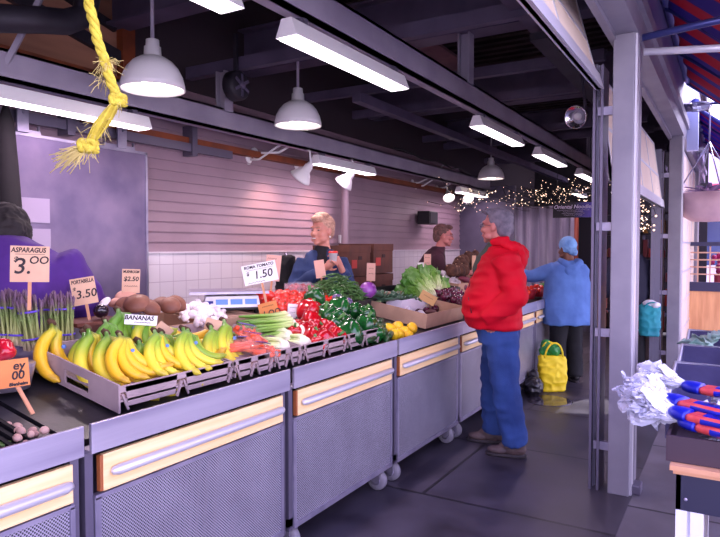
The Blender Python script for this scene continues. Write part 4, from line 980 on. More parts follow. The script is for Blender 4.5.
# ---- onions, potatoes, garlic, roots...
random.seed(11)
for i in range(5):
    for j in range(6):
        for k in range(2 if j<4 else 1):
            x=-2.02-.075*j; y=5.12+.085*i+.03*(j%2); ON.put((x+rr(-.01,.01),y+rr(-.01,.01),bed(x)+.055+.065*k+.06*(j/6)),rot3(1),rr(.95,1.12),'red onion in the heap before the man in red')
for i in range(5): ON.put(atx(403+8*i,317-2*i,-2.2),rot3(1),.95,'red onion along the back of the cardboard box')
for i in range(26):
    u=rr(0,1);v=rr(0,1); PO.put(atx(432+22*u+4*v,279+16*v+5*u,-2.72+.3*v),rot3(.6),rr(.9,1.1),'brown potato between the lettuce and the garlic')
for i in range(34):
    u=rr(0,1);v=rr(0,1); GA.put(atx(442+26*u,271+12*v+4*u,-2.75+.15*v),rot3(.7),rr(.9,1.2),'white garlic bulb in front of the brown roots')
for i in range(26):
    u=rr(0,1);v=rr(0,1); ROOT.put(atx(449+28*u,272-(22*u+4)*v*.85,-2.6-.14*v),rot3(1),rr(.8,1.15),'hairy brown root heaped behind the garlic')
for i,(px,py) in enumerate(((456,292),(460,298),(463,304),(457,300),(465,311))): ORN.put(atx(px,py,-2.25),rot3(),1.0,'orange between the onions and the man in red')
for i,(px,py) in enumerate(((463,287),(470,292),(466,280),(473,283))): SWP.put(atx(px,py,-2.42),(0,.3,rr(0,3)),1.1,'purple sweet potato touching the man in red')
for i in range(2):
    raised('produce_crate',['crate under the potatoes and garlic','crate under the brown roots, hidden by the man in red'][i],-2.4,-2.76,[6.0,6.66][i],[6.62,7.3][i],.12,CARDB)
tag(MB().box((-2.42,5.4,.0),(-1.95,6.6,.012)).build('x', CARDB),'flat board under the onions','board'); o=bpy.data.objects['x']; o.name='base_board'; o.rotation_euler=(0,0,0); o.location=(0,0,.9)
o.location.z=.955
# red baskets with tomatoes near the woman in blue
BSK=mat('red_basket',(190,36,50),.5,0,(160,26,40),10)
def basket(label,p,m,fr):
    t=thing('produce_basket',label,'basket',p,0,'small round baskets beside the woman in blue')
    MB().lathe([(.001,.0),(.075,0),(.09,.05),(.1,.1),(.104,.1),(.095,.05),(.08,-.004),(.001,-.004)],20,cap=False).lathe([(.1,.09),(.107,.09),(.107,.104),(.1,.104)],20,cap=False).build('basket_body', m, t)
    for i in range(11):
        a=i*2.4; r=.022*math.sqrt(i*2.2); MB().ell((r*math.cos(a),r*math.sin(a),.115-.004*i),.028,n=10,m=7).build('fruit', fr, t)
for px,py,l,m_,f_ in ((527,299,'red basket of tomatoes right behind the man in red',BSK,MATS['tomato_skin']),(537,298,'red basket of tomatoes nearest the woman in blue',BSK,MATS['tomato_skin']),(543,297,'green basket beside the hand of the woman in blue',mat('green_basket',(30,84,60),.5),MATS['pepper_stem'])):
    p=atx(px,py,-2.0); p.z=max(p.z,bed(-2.0)+.03); basket(l,p,m_,f_)
for i in range(12):
    x=-2.1-rr(0,.3); TO.put((x,6.75+.07*i,bed(x)+.05),rot3(),1,'tomato lying near the red baskets by the woman in blue')
# wooden/cardboard fruit cartons stacked behind the counter
BOXM=mat('carton_brown',(92,50,38),.8,0,(72,38,30),6); RLOG=mat('carton_red',(170,50,44),.7); DLOG=mat('carton_dark',(48,26,24),.8)
def mk_carton():
    t=thing('fruit_carton',None,None)
    MB().box((-.2,-.25,0),(.2,.25,.26),bev=.004).build('carton_body', BOXM, t)
    MB().box((-.205,-.255,.2),(.205,.255,.262),bev=.003).build('carton_lid', BOXM, t)
    m=MB().box((.2,-.2,.07),(.2035,-.08,.14)); m.build('printed_emblem', RLOG, t)
    MB().box((-.05,-.254,.10),(.05,-.2505,.135)).box((-.15,-.2545,.155),(.15,-.2505,.17)).box((.2,-.04,.14),(.2035,.04,.17)).build('hand_hole', DLOG, t); return t
CT=Kind(mk_carton,'brown fruit cartons stacked behind the counter','carton')
q0=atx(391,300,-3.05); 
for i in range(5): CT.put((-3.22,q0.y-.22,.03+.302*i),0,(1,.8,1.12),'brown fruit carton in the right-hand stack behind the counter, %s'%['at the floor','second from the floor','in the middle','second from the top','topmost'][i])
for i in range(5): CT.put((-3.24,q0.y-.65,.03+.298*i),.02,(1,.8,1.12),'brown fruit carton in the left-hand stack behind the counter, %s'%['at the floor','second from the floor','in the middle','second from the top','topmost'][i])
tag(MB().box((-3.5,q0.y-1.1,0),(-2.95,q0.y+.05,.028)).build('pallet_board', BOXM),'board on the floor under the carton stacks','board')
o=tag(MB().box((-3.0,4.8,0),(-2.9,5.35,1.02)).box((-3.05,4.78,1.02),(-2.86,5.4,1.05)).build('back_counter', mat('brown_counter',(108,62,54),.6)),'low brown counter right of the smiling vendor','counter')

# ================================================================== PRICE CARDS
KR=mat('card_kraft',(214,176,146),.8,0,(200,160,132),6); WHC=mat('card_white',(232,230,228),.7); ORC=mat('card_orange',(214,136,76),.8,0,(200,120,66),6)
PKC=mat('card_pink',(216,168,150),.8); INK=mat('ink',(30,20,28),.7); STW=mat('stick_wood',(196,140,104),.7)
def card(label,px,py,w,h,X,lines,m=KR,roll=0,yaw=0,stick=None,back=0):
    p=atx(px,py,X); k=depth(p)/FPX; W=w*k; H=h*k
    th=math.atan2(-p.x,p.y)  # turned towards the customers
    t=thing('price_card',label,'sign',p,(0,0,0),'handwritten price cards on sticks')
    t.rotation_euler=Euler((-.08,roll,th+yaw)); 
    MB().box((-W/2,-.0015,-H/2),(W/2,.0015,H/2)).build('card',m,t)
    if stick: MB().box((-.007,.0016,-H/2-stick*k),(.007,.0046,H/2*.6)).build('stick',STW,t)
    mb=MB()
    for (s,x,z,size,sh) in lines:
        if s=='_': mb.box((x*W-size*W/2,-.0026,z*H-.001),(x*W+size*W/2,-.0015,z*H+.0006)); continue
        if s=='~':
            n=int(size*10); P=[(x*W-size*W/2+size*W*i/(n*2),-.002,z*H+(.03*H if i%2 else -.02*H)+rr(-.01,.01)*H) for i in range(n*2+1)]; mb.tube(P,.0012,4); continue
        v,f=text_mb(s,size*H,.0003+.0005*sh,.15); ww=max(q.x for q in v)-min(q.x for q in v); k_=min(1,(.9*W if abs(x)<.12 else .62*W)/ww); mb.add([V((q.x*k_+x*W,q.y-.0022,q.z+z*H)) for q in v],f)
    if mb.v: mb.build('lettering',INK,t)
    return t
card('kraft card reading ASPARAGUS $3.00 above the asparagus',30,264,35,36,-2.50,[('ASPARAGUS',-.04,.38,.19,1),('_',0,.27,.75,0),('$',-.36,.12,.2,1),('3.',-.2,-.08,.62,1),('OO',.22,.1,.30,1)],stick=28,roll=.03)
card('tilted kraft card reading PORTABELLA $3.50 left of the mushrooms',84,291,23,27,-2.62,[('PORTABELLA',0,.36,.19,1),('$',-.38,.1,.2,1),('3.50',.06,-.12,.42,1)],stick=16,roll=-.16)
card('small kraft card reading MUSHROOM $2.50 over the brown mushrooms',131,281,17,24,-2.66,[('MUSHROOM',0,.38,.15,1),('$2.50',0,.08,.26,1),('~',0,-.22,.7,0)],stick=12,roll=.04)
card('white card reading BANANAS lying on top of the green bananas',141,320,31,10,-2.24,[('BANANAS',-.06,.18,.62,1),('~',.05,-.25,.5,0)],m=WHC,roll=.1)
card('folded kraft card between the banana bunches',163,331,16,14,-2.22,[],roll=.7)
card('blank side of a kraft card above the right-hand bananas',213,325,16,12,-2.2,[],m=KR,roll=.3)
card('large white card reading ROMA TOMATO $1.50 over the tomatoes',260,273,34,20,-2.42,[('ROMA TOMATO',0,.36,.2,1),('_',0,.22,.8,0),('$',-.36,.05,.25,1),('1.50',.08,-.08,.55,1),('~',-.15,-.42,.5,0)],m=WHC,roll=-.2,stick=24)
card('pink kraft card half hidden behind the large white card',273,268,15,26,-2.58,[('~',-.1,.36,.6,0)],m=PKC,roll=.1,stick=18)
card('kraft card reading 1.00 leaning above the celery',269,311,19,18,-2.36,[('1.OO',.1,-.15,.5,1),('~',0,.28,.6,0)],m=ORC,roll=-.25)
card('small narrow white card between the tomatoes and red peppers',293,311,11,14,-2.36,[('~',0,.25,.7,0),('~',0,-.1,.4,0)],m=WHC,roll=.1)
card('blank pink card in front of the smiling vendor',320,269,10,18,-2.72,[],m=PKC,roll=-.15,stick=6)
card('pink card on a stick behind the purple cabbage',371,272,9,18,-2.70,[('~',0,.2,.5,0),('~',0,-.1,.5,0)],m=PKC,roll=.05,stick=8,yaw=.3)
card('tall pink card on a stick in front of the vendor in maroon',427.5,263,7,18,-2.66,[('~',0,.3,.6,0),('~',0,0,.6,0),('~',0,-.3,.5,0)],m=PKC,stick=14)
card('white card leaning left of the tall pink card',421,269,6,13,-2.7,[],m=WHC,roll=-.05,stick=6)
card('tan card leaning on the romaine lettuce ends',428,298,17,10,-2.18,[('~',0,.1,.6,0)],m=mat('card_tan',(206,166,110),.8),roll=.5)
card('kraft card leaning on the red onions',449,296,11,11,-2.24,[('~',0,.1,.6,0)],m=KR,roll=-.3)
card('white card standing upright next to the brown roots',474,263,4,15,-2.45,[],m=KR,stick=6)
card('orange card with big ey and 00 leaning at the left edge of the photo',8,374,38,28,-2.02,[('ey',.26,.25,.42,1),('00',.22,-.1,.42,1),('Blenheim',.22,-.4,.16,1)],m=ORC,roll=-.06)
a=atx(14,389,-2.02); b=atx(33,414,-1.95); tag(MB().bar(a+V((-.01,0,.04)),b,.014,.005).build('wooden_stick', STW),'bare wooden stick of the orange card resting on the black mat','stick')
# ================================================================== PEOPLE
SKIN=mat('skin',(214,150,130),.5,0,(200,130,114),9,sub=.1); SKIN2=mat('skin_ruddy',(196,124,114),.55,0,(182,108,102),9,sub=.1); SKIN3=mat('skin_brown',(120,78,62),.5,0,(104,64,52),9)
EYEW=mat('eye_white',(150,120,116),.4); EYED=mat('eye_dark',(30,22,24),.3); LIP=mat('lip',(160,70,74),.4); BROW=mat('brow',(90,70,60),.8)
def xform(mb,n0,M): mb.v=mb.v[:n0]+[tuple(M @ V(p)) for p in mb.v[n0:]]
def head_parts(mb,M,s=1.0,open_mouth=False):
    n=len(mb.v); E=mb.ell
    E((0,.014,.03),(.076,.094,.088)); E((0,-.018,-.028),(.063,.074,.086)); E((0,-.036,-.076),(.046,.046,.036)); E((0,-.074,-.096),(.022,.018,.018))
    E((0,-.078,.030),(.050,.016,.013)); E((0,-.093,-.004),(.010,.014,.026),(-.35,0,0)); E((0,-.106,-.026),(.0135,.013,.012)); E((-.011,-.098,-.030),(.008,.009,.008)); E((.011,-.098,-.030),(.008,.009,.008))
    for k in (-1,1):
        E((k*.036,-.066,-.026),(.024,.022,.024)); E((k*.077,.008,-.008),(.009,.020,.031),(0,k*.12,0)); E((k*.05,-.04,-.07),(.018,.03,.02))
    E((0,-.090,-.056),(.024,.012,.0065)); E((0,-.088,-.068),(.020,.012,.0075))
    mb.tube([(0,.01,-.05),(0,.02,-.12),(0,.03,-.17)],[.052,.052,.06],14)
    xform(mb,n,M @ Matrix.Scale(s,4))
def hand_parts(mb,wrist,d,nrm,side,curl=.6,s=1.0):
    """palm, four unequal bent fingers and a thumb leaving the side of the palm"""
    d=V(d).normalized(); nrm=V(nrm); nrm=(nrm-d*nrm.dot(d)).normalized(); x=d.cross(nrm)*side; W=V(wrist)
    mb.tube([W-d*.02,W+d*.02,W+d*.06,W+d*.092],[(.024,.019),(.032,.016),(.040,.014),(.038,.012)] if abs(x.dot(V((0,0,1)).cross(d)))>2 else [.022,.027,.029,.027],12)
    for i,(off,L) in enumerate(((.030,.072),(.010,.082),(-.010,.076),(-.029,.060))):
        p=W+d*.088+x*off; P=[p-d*.025]; a=0
        for k,f in enumerate((.45,.32,.23)):
            P.append(p); a+=curl*(.5,.9,.7)[k]; p=p+(d*math.cos(a)-nrm*math.sin(a))*(L*f)
        P.append(p); mb.tube(P,[.009,.0095,.0085,.008,.006],8)
    p=W+d*.03+x*.022; q=p+(d*.55+x*.8-nrm*.3).normalized()*.035; r=q+(d*.9+x*.25-nrm*.5*curl).normalized()*.03
    mb.tube([p-x*.015,p,q,r,r+(d-nrm*.4).normalized()*.022],[.012,.013,.0105,.0095,.007],8)
def limb(mb,pts,rad,n=14):
    P=[];R_=[]; pts=[V(p) for p in pts]
    for i in range(len(pts)-1):
        for k in range(4):
            u=k/4; P.append(pts[i].lerp(pts[i+1],u)); R_.append(rad[i]+(rad[i+1]-rad[i])*u)
    P.append(pts[-1]); R_.append(rad[-1])
    for i in range(1,len(P)-1):
        if i%4==0: P[i]=P[i]*.6+(P[i-1]+P[i+1])*.2
    mb.tube(P,R_,n)
def person(label,loc,theta,J,skin,hair=None,eyes=True,beard=False):
    t=thing('person',label,'person',loc,theta); mb=MB()
    M=Matrix.Translation(V(J['head'])) @ Euler(J.get('hrot',(0,0,0))).to_matrix().to_4x4(); s=J.get('hs',1.0)
    head_parts(mb,M,s)
    sh=[V(J['shL']),V(J['shR'])]; nk=(sh[0]+sh[1])/2; hp=[V(J['hipL']),V(J['hipR'])]; pel=(hp[0]+hp[1])/2
    hw=J.get('w',1.0)
    neck=M @ V((0,.03,-.15)); limb(mb,[neck,nk+V((0,.0,.0))],[.056,.055])
    limb(mb,[nk+V((0,0,-.03)),nk.lerp(pel,.5),pel],[.11*hw,.12*hw,.13*hw],18)
    limb(mb,[sh[0]-V((.02,0,.02)),nk-V((0,0,.02)),sh[1]+V((.02,0,-.02))],[.042,.055,.042])
    for k,sd in ((0,'L'),(1,'R')):
        a,b,c=sh[k],V(J['el'+sd]),V(J['wr'+sd]); limb(mb,[a-V((0,0,.02)),b,c],[.042,.036,.026]); 
        hand_parts(mb,c,J.get('hd'+sd,c-b),J.get('hn'+sd,(0,0,1)),1 if k==0 else -1,J.get('curl'+sd,.6))
        h,kn,an=hp[k],V(J['kn'+sd]),V(J['an'+sd]); limb(mb,[h,kn,an],[.085,.056,.038]); td=V(J.get('toe'+sd,(0,-1,0))).normalized()
        mb.tube([an-V((0,0,.045))-td*.02,an+td*.13-V((0,0,.06))],[.030,.022],10)
    body=remeshed(mb,'body',skin,t,.0075,3)
    if eyes:
        for k in (-1,1):
            e=MB().ell((k*.031,-.0790,.004),(.0115,.007,.0050),n=10,m=8); xform(e,0,M@Matrix.Scale(s,4)); eo=e.build('eye',EYEW,t)
            e=MB().ell((k*.031-.001,-.0845,.004),(.0068,.0035,.0052),n=8,m=6); xform(e,0,M@Matrix.Scale(s,4)); e.build('iris',EYED,eo)
            e=MB().tube([(k*.014,-.094,.022),(k*.032,-.092,.028),(k*.052,-.076,.022)],[.003,.004,.002],6); xform(e,0,M@Matrix.Scale(s,4)); e.build('eyebrow',hair or BROW,t)
        e=MB().ell((0,-.0985,-.062),(.021,.005,.0065),n=10,m=6); xform(e,0,M@Matrix.Scale(s,4)); e.build('mouth',LIP,t)
    return t,M@Matrix.Scale(s,4)
def hairdo(t,M,parts,m,disp=.006,ds=.03,vox=.006):
    mb=MB()
    for c,r,*q in parts: mb.ell(c,r,q[0] if q else None)
    xform(mb,0,M); return remeshed(mb,'hair',m,t,vox,2,disp,ds)
def cloth(t,name,m,stack=None,limbs=(),ells=(),vox=.011,disp=.008,ds=.12,smooth=5,pw=2.3,wr=None):
    mb=MB()
    if stack: mb.stack(stack,28,pw=pw)
    for p,r in limbs: limb(mb,p,r,16)
    for e in ells: mb.ell(*e)
    return remeshed(mb,name,m,t,vox,smooth,disp,ds,wr=wr)
def shoe(t,an,td,m,sole,name='shoe',L=.29):
    an=V(an); td=V(td).normalized(); a=math.atan2(td.x,-td.y)*1; M=Matrix.Translation(V((an.x,an.y,0))) @ Matrix.Rotation(math.atan2(td.y,td.x)+PI/2,4,'Z')
    mb=MB().ell((0,-.02,.055),(.046,.075,.045)).ell((0,-.12,.042),(.048,.085,.034)).ell((0,.035,.06),(.038,.04,.045)).ell((0,-.055,.078),(.042,.065,.036)).tube([(0,.01,.05),(0,.01,.11)],[.045,.048],14)
    xform(mb,0,M); o=remeshed(mb,name,m,t,.007,3)
    s=MB().stack([(0,-.07,.0,.045,.142),(0,-.07,.022,.048,.146)],24); xform(s,0,M); s.build('sole',sole,o)
    l=MB()
    for k in range(4): l.tube([(-.02,-.05-.018*k,.088-.006*k),(0,-.055-.018*k,.096-.006*k),(.02,-.05-.018*k,.088-.006*k)],.003,5)
    xform(l,0,M); l.build('laces',mat('laces',(60,50,46),.8),o)
def glasses(t,M,m):
    g=MB()
    for k in (-1,1):
        g.tube([(k*.033+.021*math.cos(a),-.099,.004+.016*math.sin(a)) for a in [i*PI/8 for i in range(17)]],.0016,5); g.tube([(k*.054,-.098,.008),(k*.07,-.06,.008),(k*.076,.0,.006)],.0015,5)
    g.tube([(-.012,-.1,.008),(.012,-.1,.008)],.0016,5); xform(g,0,M); g.build('glasses',m,t)
DENIM=mat('jeans_denim',(30,56,112),.9,0,(46,78,142),5,.25,220,stretch=(1,1,.5)); REDJ=mat('red_jacket_cloth',(204,6,36),.7,0,(186,4,32),4,.1,60,spec=.2)
# ---- man in red
J=dict(head=(-.0,-.03,1.65),hrot=(0,0,-.50),hs=1.06,shL=(.19,.01,1.44),shR=(-.19,.01,1.44),elL=(.27,.09,1.14),wrL=(.185,-.09,1.03),hdL=(-.3,.15,-.9),hdR=(.3,.15,-.9),elR=(-.27,.06,1.16),wrR=(-.185,-.09,1.04),
  hipL=(.10,.0,.90),hipR=(-.10,.0,.90),knL=(.13,.03,.49),anL=(.156,.105,.10),knR=(-.13,-.03,.49),anR=(-.16,-.016,.10),w=1.15,toeL=(-.2,-.97,0),toeR=(-.2,-.97,0),curlL=.9)
man,MH=person('standing grey-haired man in a red jacket and blue jeans, hand in his pocket',(-1.47,4.50,0),math.radians(-66),J,SKIN2,mat('grey_hair',(122,114,128),.8,0,(92,86,100),25))
hairdo(man,MH,[((0,.030,.046),(.085,.092,.086)),((0,.062,-.008),(.074,.058,.078)),((.060,.040,.030),(.020,.040,.040)),((-.060,.040,.030),(.020,.040,.040)),((0,-.035,.102),(.058,.048,.024)),((0,.08,.06),(.05,.04,.05))],MATS['grey_hair'],.0028,.02)
glasses(man,MH,mat('glasses_metal',(120,110,120),.3,.8))
cloth(man,'jacket',REDJ,[(0,-.03,.915,.215,.185),(0,-.045,.95,.228,.20),(0,-.06,1.02,.235,.208),(0,-.055,1.12,.235,.205),(0,-.02,1.25,.225,.185),(0,.0,1.36,.22,.16),(0,.012,1.43,.20,.14),(0,.012,1.48,.13,.105),(0,.01,1.505,.085,.08)],
  [(((.185,.015,1.42),(.275,.095,1.15),(.205,-.13,1.0)),(.092,.082,.060)),(((-.185,.015,1.42),(-.275,.07,1.16),(-.21,-.12,1.03)),(.085,.078,.056))],disp=.014,ds=.13,wr=(5,5,12))
cloth(man,'hood',REDJ,None,[(((.085,-.02,1.54),(.10,.08,1.50),(.0,.155,1.44),(-.10,.08,1.50),(-.085,-.02,1.54)),(.030,.042,.058,.042,.030)),(((.07,-.075,1.53),(.095,-.01,1.545),(.08,.05,1.55)),(.02,.028,.024)),(((-.07,-.075,1.53),(-.095,-.01,1.545),(-.08,.05,1.55)),(.02,.028,.024))],[((0,.135,1.42),(.13,.055,.10))],disp=.009,ds=.06,vox=.009)
MB().tube([(.02,-.245,1.0),(.02,-.255,1.08),(.02,-.215,1.25),(.02,-.165,1.38),(.02,-.10,1.5)],.004,6).build('zip',mat('zip_dark',(60,20,30),.4),man)
MB().tube([(.13,-.235,1.14),(.165,-.215,1.03)],.004,6).build('pocket_zip',MATS['zip_dark'],man)
cloth(man,'shirt',mat('green_shirt',(64,70,62),.9,bump=.2,bscale=60),[(.0,-.125,1.25,.014,.065),(.0,-.115,1.34,.050,.085),(0,-.085,1.43,.068,.085),(0,-.03,1.52,.062,.062),(0,-.022,1.545,.058,.058)],vox=.009,disp=.003,ds=.05)
cloth(man,'jeans',DENIM,[(0,-.01,.80,.18,.14),(0,-.015,.90,.19,.155),(0,-.02,.98,.185,.155)],[(((.085,0.01,.86),(.13,.03,.49),(.156,.105,.09)),(.120,.096,.088)),(((-.085,0.01,.86),(-.13,-.03,.49),(-.16,-.016,.09)),(.120,.096,.088))],disp=.010,ds=.1,wr=(7,7,10))
BR=mat('shoe_leather',(92,74,72),.6,0,(70,56,58),14,.2,60); SO=mat('shoe_sole',(48,42,46),.8)
shoe(man,(.156,.105,.1),(-.2,-.97,0),BR,SO); shoe(man,(-.16,-.016,.1),(-.2,-.97,0),BR,SO)
# ---- woman in blue coat
J=dict(head=(0,-.03,1.475),hrot=(.15,0,.25),hs=.98,shL=(.16,0,1.27),shR=(-.16,0,1.27),elL=(.34,-.18,1.17),wrL=(.52,-.33,1.20),elR=(-.22,-.15,1.05),wrR=(-.12,-.36,1.08),
  hipL=(.09,0,.82),hipR=(-.09,0,.82),knL=(.10,-.02,.45),anL=(.10,.02,.1),knR=(-.10,-.03,.45),anR=(-.10,.0,.1),hdL=(.8,-.5,-.3),hdR=(.2,-1,-.2))
wb,MW=person('woman in a pale blue coat and light blue head scarf reaching over the counter',(-1.57,7.15,0),math.radians(-140),J,SKIN3,mat('black_hair',(28,22,26),.8))
BLC=mat('blue_coat',(70,104,170),.8,0,(86,124,190),5,.15,60)
cloth(wb,'coat',BLC,[(0,.0,.65,.275,.21),(0,0,.70,.28,.22),(0,0,.9,.27,.205),(0,0,1.08,.245,.185),(0,.0,1.2,.235,.165),(0,.01,1.3,.20,.13),(0,.01,1.345,.11,.09)],
  [(((.155,.01,1.25),(.34,-.17,1.17),(.50,-.31,1.20)),(.085,.07,.052)),(((-.155,.01,1.25),(-.24,-.14,1.05),(-.14,-.33,1.08)),(.085,.07,.052))],disp=.008,ds=.14,wr=(6,6,6))
cloth(wb,'coat_hood',BLC,None,[(((.09,-.0,1.35),(.10,.09,1.33),(0,.14,1.27),(-.10,.09,1.33),(-.09,0,1.35)),(.028,.038,.045,.038,.028))],[((0,.13,1.23),(.11,.04,.08))],disp=.006,ds=.07,vox=.009)
mb=MB().ell((0,.03,.045),(.090,.105,.096)).ell((0,.09,-.02),(.05,.045,.06)).ell((0,.13,-.05),(.025,.03,.04)); xform(mb,0,MW); remeshed(mb,'head_scarf',mat('scarf_blue',(130,176,226),.8,0,(104,150,208),9),wb,.007,3,.006,.03)
cloth(wb,'trousers',mat('black_trousers',(13,12,20),.85),[(0,0,.7,.17,.13),(0,0,.84,.17,.13)],[(((.08,0,.76),(.10,-.02,.45),(.10,.02,.07)),(.105,.09,.085)),(((-.08,0,.76),(-.10,-.03,.45),(-.10,0,.07)),(.105,.09,.085))],disp=.006,ds=.12)
BSH=mat('black_shoe',(26,24,28),.5)
shoe(wb,(.10,.02,.1),(.1,-1,0),BSH,SO); shoe(wb,(-.10,0,.1),(-.1,-1,0),BSH,SO)
# ---- smiling vendor
J=dict(head=(0,-.02,1.635),hrot=(.0,0,-.62),hs=1.06,shL=(.17,0,1.40),shR=(-.17,0,1.40),elL=(.235,-.08,1.14),wrL=(.16,-.235,1.34),elR=(-.24,-.06,1.13),wrR=(.02,-.25,1.32),
  hipL=(.09,0,.88),hipR=(-.09,0,.88),knL=(.1,0,.48),anL=(.1,0,.1),knR=(-.1,0,.48),anR=(-.1,0,.1),hdL=(-.35,-.2,.7),hdR=(.6,-.25,.5),hnL=(1,.2,0),hnR=(-.3,.9,.3),curlL=.9,curlR=.9)
vp=atx(322,250,-3.0)
vd,MV=person('smiling vendor with short blonde hair in a blue denim jacket holding a cup',(vp.x,vp.y,0),math.radians(32),J,SKIN,mat('blonde_hair',(206,164,140),.7,0,(168,124,104),60))
hairdo(vd,MV,[((0,.030,.050),(.086,.095,.086)),((0,.07,.0),(.07,.045,.07)),((.064,.04,.045),(.020,.04,.04)),((-.064,.04,.045),(.020,.04,.04)),((0,-.055,.095),(.058,.042,.030)),((0,.0,.12),(.06,.06,.03))],MATS['blonde_hair'],.0035,.02)
DJ=mat('denim_jacket',(34,50,90),.85,0,(46,64,110),5,.25,150)
cloth(vd,'denim_jacket',DJ,[(0,0,.84,.19,.15),(0,0,.95,.195,.15),(0,-.0,1.1,.19,.145),(0,0,1.25,.195,.14),(0,.005,1.36,.18,.12),(0,.01,1.43,.14,.10),(0,.01,1.475,.09,.075)],
  [(((.15,.005,1.39),(.235,-.075,1.14),(.175,-.21,1.30)),(.066,.06,.046)),(((-.15,.005,1.39),(-.24,-.055,1.13),(-.03,-.23,1.29)),(.066,.06,.046))],disp=.010,ds=.12,wr=(7,7,9))
cloth(vd,'shirt',mat('black_shirt',(22,20,28),.8),[(0,-.075,1.18,.06,.09),(0,-.05,1.36,.06,.085),(0,-.02,1.46,.065,.065),(0,-.0,1.51,.062,.060)],vox=.009,disp=.003,ds=.05)
cloth(vd,'trousers',MATS['black_trousers'],[(0,0,.72,.16,.12),(0,0,.88,.17,.13)],[(((.08,0,.8),(.1,0,.48),(.1,0,.08)),(.095,.08,.07)),(((-.08,0,.8),(-.1,0,.48),(-.1,0,.08)),(.095,.08,.07))],disp=.004)
shoe(vd,(.1,0,.1),(.1,-1,0),BSH,SO); shoe(vd,(-.1,0,.1),(-.1,-1,0),BSH,SO)
e=MB().ell((.079,.004,-.048),.007); xform(e,0,MV); e.build('earring',mat('pearl',(240,235,230),.2),vd)
e=MB().ell((0,-.1,-.061),(.019,.004,.005)); xform(e,0,MV); e.build('teeth',mat('teeth',(240,235,230),.3),vd)
R=Matrix.Rotation(math.radians(32),3,'Z'); cp=V((vp.x,vp.y,0))+R@V((.10,-.30,1.385))
t=thing('paper_cup','white cup with a red lid in the hands of the smiling vendor','cup',cp)
MB().lathe([(.001,0),(.028,0),(.036,.07),(.037,.07),(.037,.066)],20,cap=False).build('cup_body',mat('cup_white',(235,230,232),.4),t); MB().lathe([(.039,.066),(.039,.076),(.03,.084),(.001,.084)],20,cap=False).build('cup_lid',mat('cup_red',(214,40,30),.4),t)
p=atx(286,262,-3.35); m=MB().stack([(p.x,p.y,.95,.07,.07),(p.x,p.y,1.1,.08,.10),(p.x,p.y,1.3,.07,.09),(p.x+.03,p.y,1.42,.05,.07)],16); xform
tag(remeshed(m,'hanging_coat',mat('black_coat',(20,18,22),.9),None,.012,3,.012,.08),'black coat hanging behind the smiling vendor on the left','coat')
tag(MB().tube([(p.x,p.y,0),(p.x,p.y,1.45)],.015,8).lathe([(.0,0),(.16,0),(.16,.02),(.02,.04),(0,.04)],16,Matrix.Translation((p.x,p.y,0)),cap=False).build('coat_stand',FRAME),'thin stand that carries the black coat behind the smiling vendor','stand')
# ---- vendor in maroon, profile to the right
J=dict(head=(0,-.16,1.635),hrot=(.12,0,-.05),hs=1.05,shL=(.19,-.05,1.40),shR=(-.19,-.05,1.40),elL=(.27,-.18,1.15),wrL=(.2,-.42,1.22),elR=(-.27,-.16,1.15),wrR=(-.2,-.42,1.20),
  hipL=(.09,.08,.9),hipR=(-.09,.08,.9),knL=(.1,.04,.48),anL=(.1,.05,.1),knR=(-.1,.04,.48),anR=(-.1,.05,.1),w=1.1)
vm=atx(430,250,-3.08)
v2,M2=person('vendor with brown hair and glasses in a maroon jacket, in profile',(vm.x,vm.y,0),math.radians(118),J,SKIN2,mat('brown_hair',(112,78,70),.8,0,(80,54,52),40))
hairdo(v2,M2,[((0,.030,.046),(.085,.094,.084)),((0,.07,-.01),(.072,.05,.075)),((.062,.04,.03),(.020,.040,.040)),((-.062,.04,.03),(.020,.040,.040)),((0,-.045,.098),(.060,.046,.026))],MATS['brown_hair'],.003,.02)
glasses(v2,M2,MATS['glasses_metal'])
cloth(v2,'maroon_jacket',mat('maroon_cloth',(66,24,40),.85,0,(50,18,32),5),[(0,.08,.86,.21,.16),(0,.07,1.0,.22,.17),(0,.03,1.15,.23,.17),(0,-.02,1.3,.225,.155),(0,-.05,1.40,.19,.125),(0,-.08,1.47,.11,.09),(0,-.10,1.50,.08,.075)],
  [(((.19,-.05,1.385),(.28,-.17,1.15),(.21,-.38,1.20)),(.085,.072,.05)),(((-.19,-.05,1.385),(-.28,-.15,1.15),(-.21,-.38,1.19)),(.085,.072,.05))],disp=.009,ds=.12)
cloth(v2,'trousers',MATS['black_trousers'],[(0,.08,.72,.16,.12),(0,.08,.9,.17,.13)],[(((.08,.08,.8),(.1,.04,.48),(.1,.05,.08)),(.095,.08,.07)),(((-.08,.08,.8),(-.1,.04,.48),(-.1,.05,.08)),(.095,.08,.07))],disp=.004)
shoe(v2,(.1,.05,.1),(.1,-1,0),BSH,SO); shoe(v2,(-.1,.05,.1),(-.1,-1,0),BSH,SO)
# ---- person in purple, back turned
J=dict(head=(0,-.14,1.475),hrot=(.55,0,.1),hs=1.03,shL=(.19,-.03,1.36),shR=(-.19,-.03,1.36),elL=(.29,-.12,1.12),wrL=(.2,-.36,1.05),elR=(-.29,-.12,1.12),wrR=(-.2,-.36,1.05),
  hipL=(.1,.08,.86),hipR=(-.1,.08,.86),knL=(.1,.02,.47),anL=(.1,.05,.1),knR=(-.1,.02,.47),anR=(-.1,.05,.1),w=1.25)
vq=atx(-2,270,-3.1)
v3,M3=person('person with black hair in a purple top, bent over behind the asparagus',(vq.x,vq.y,0),math.radians(228),J,SKIN3,MATS['black_hair']); v3.scale=(1.22,1.05,1.06)
hairdo(v3,M3,[((0,.030,.046),(.092,.100,.092)),((0,.08,-.02),(.085,.06,.09)),((.07,.02,.0),(.03,.055,.07)),((-.07,.02,.0),(.03,.055,.07))],MATS['black_hair'],.006,.03)
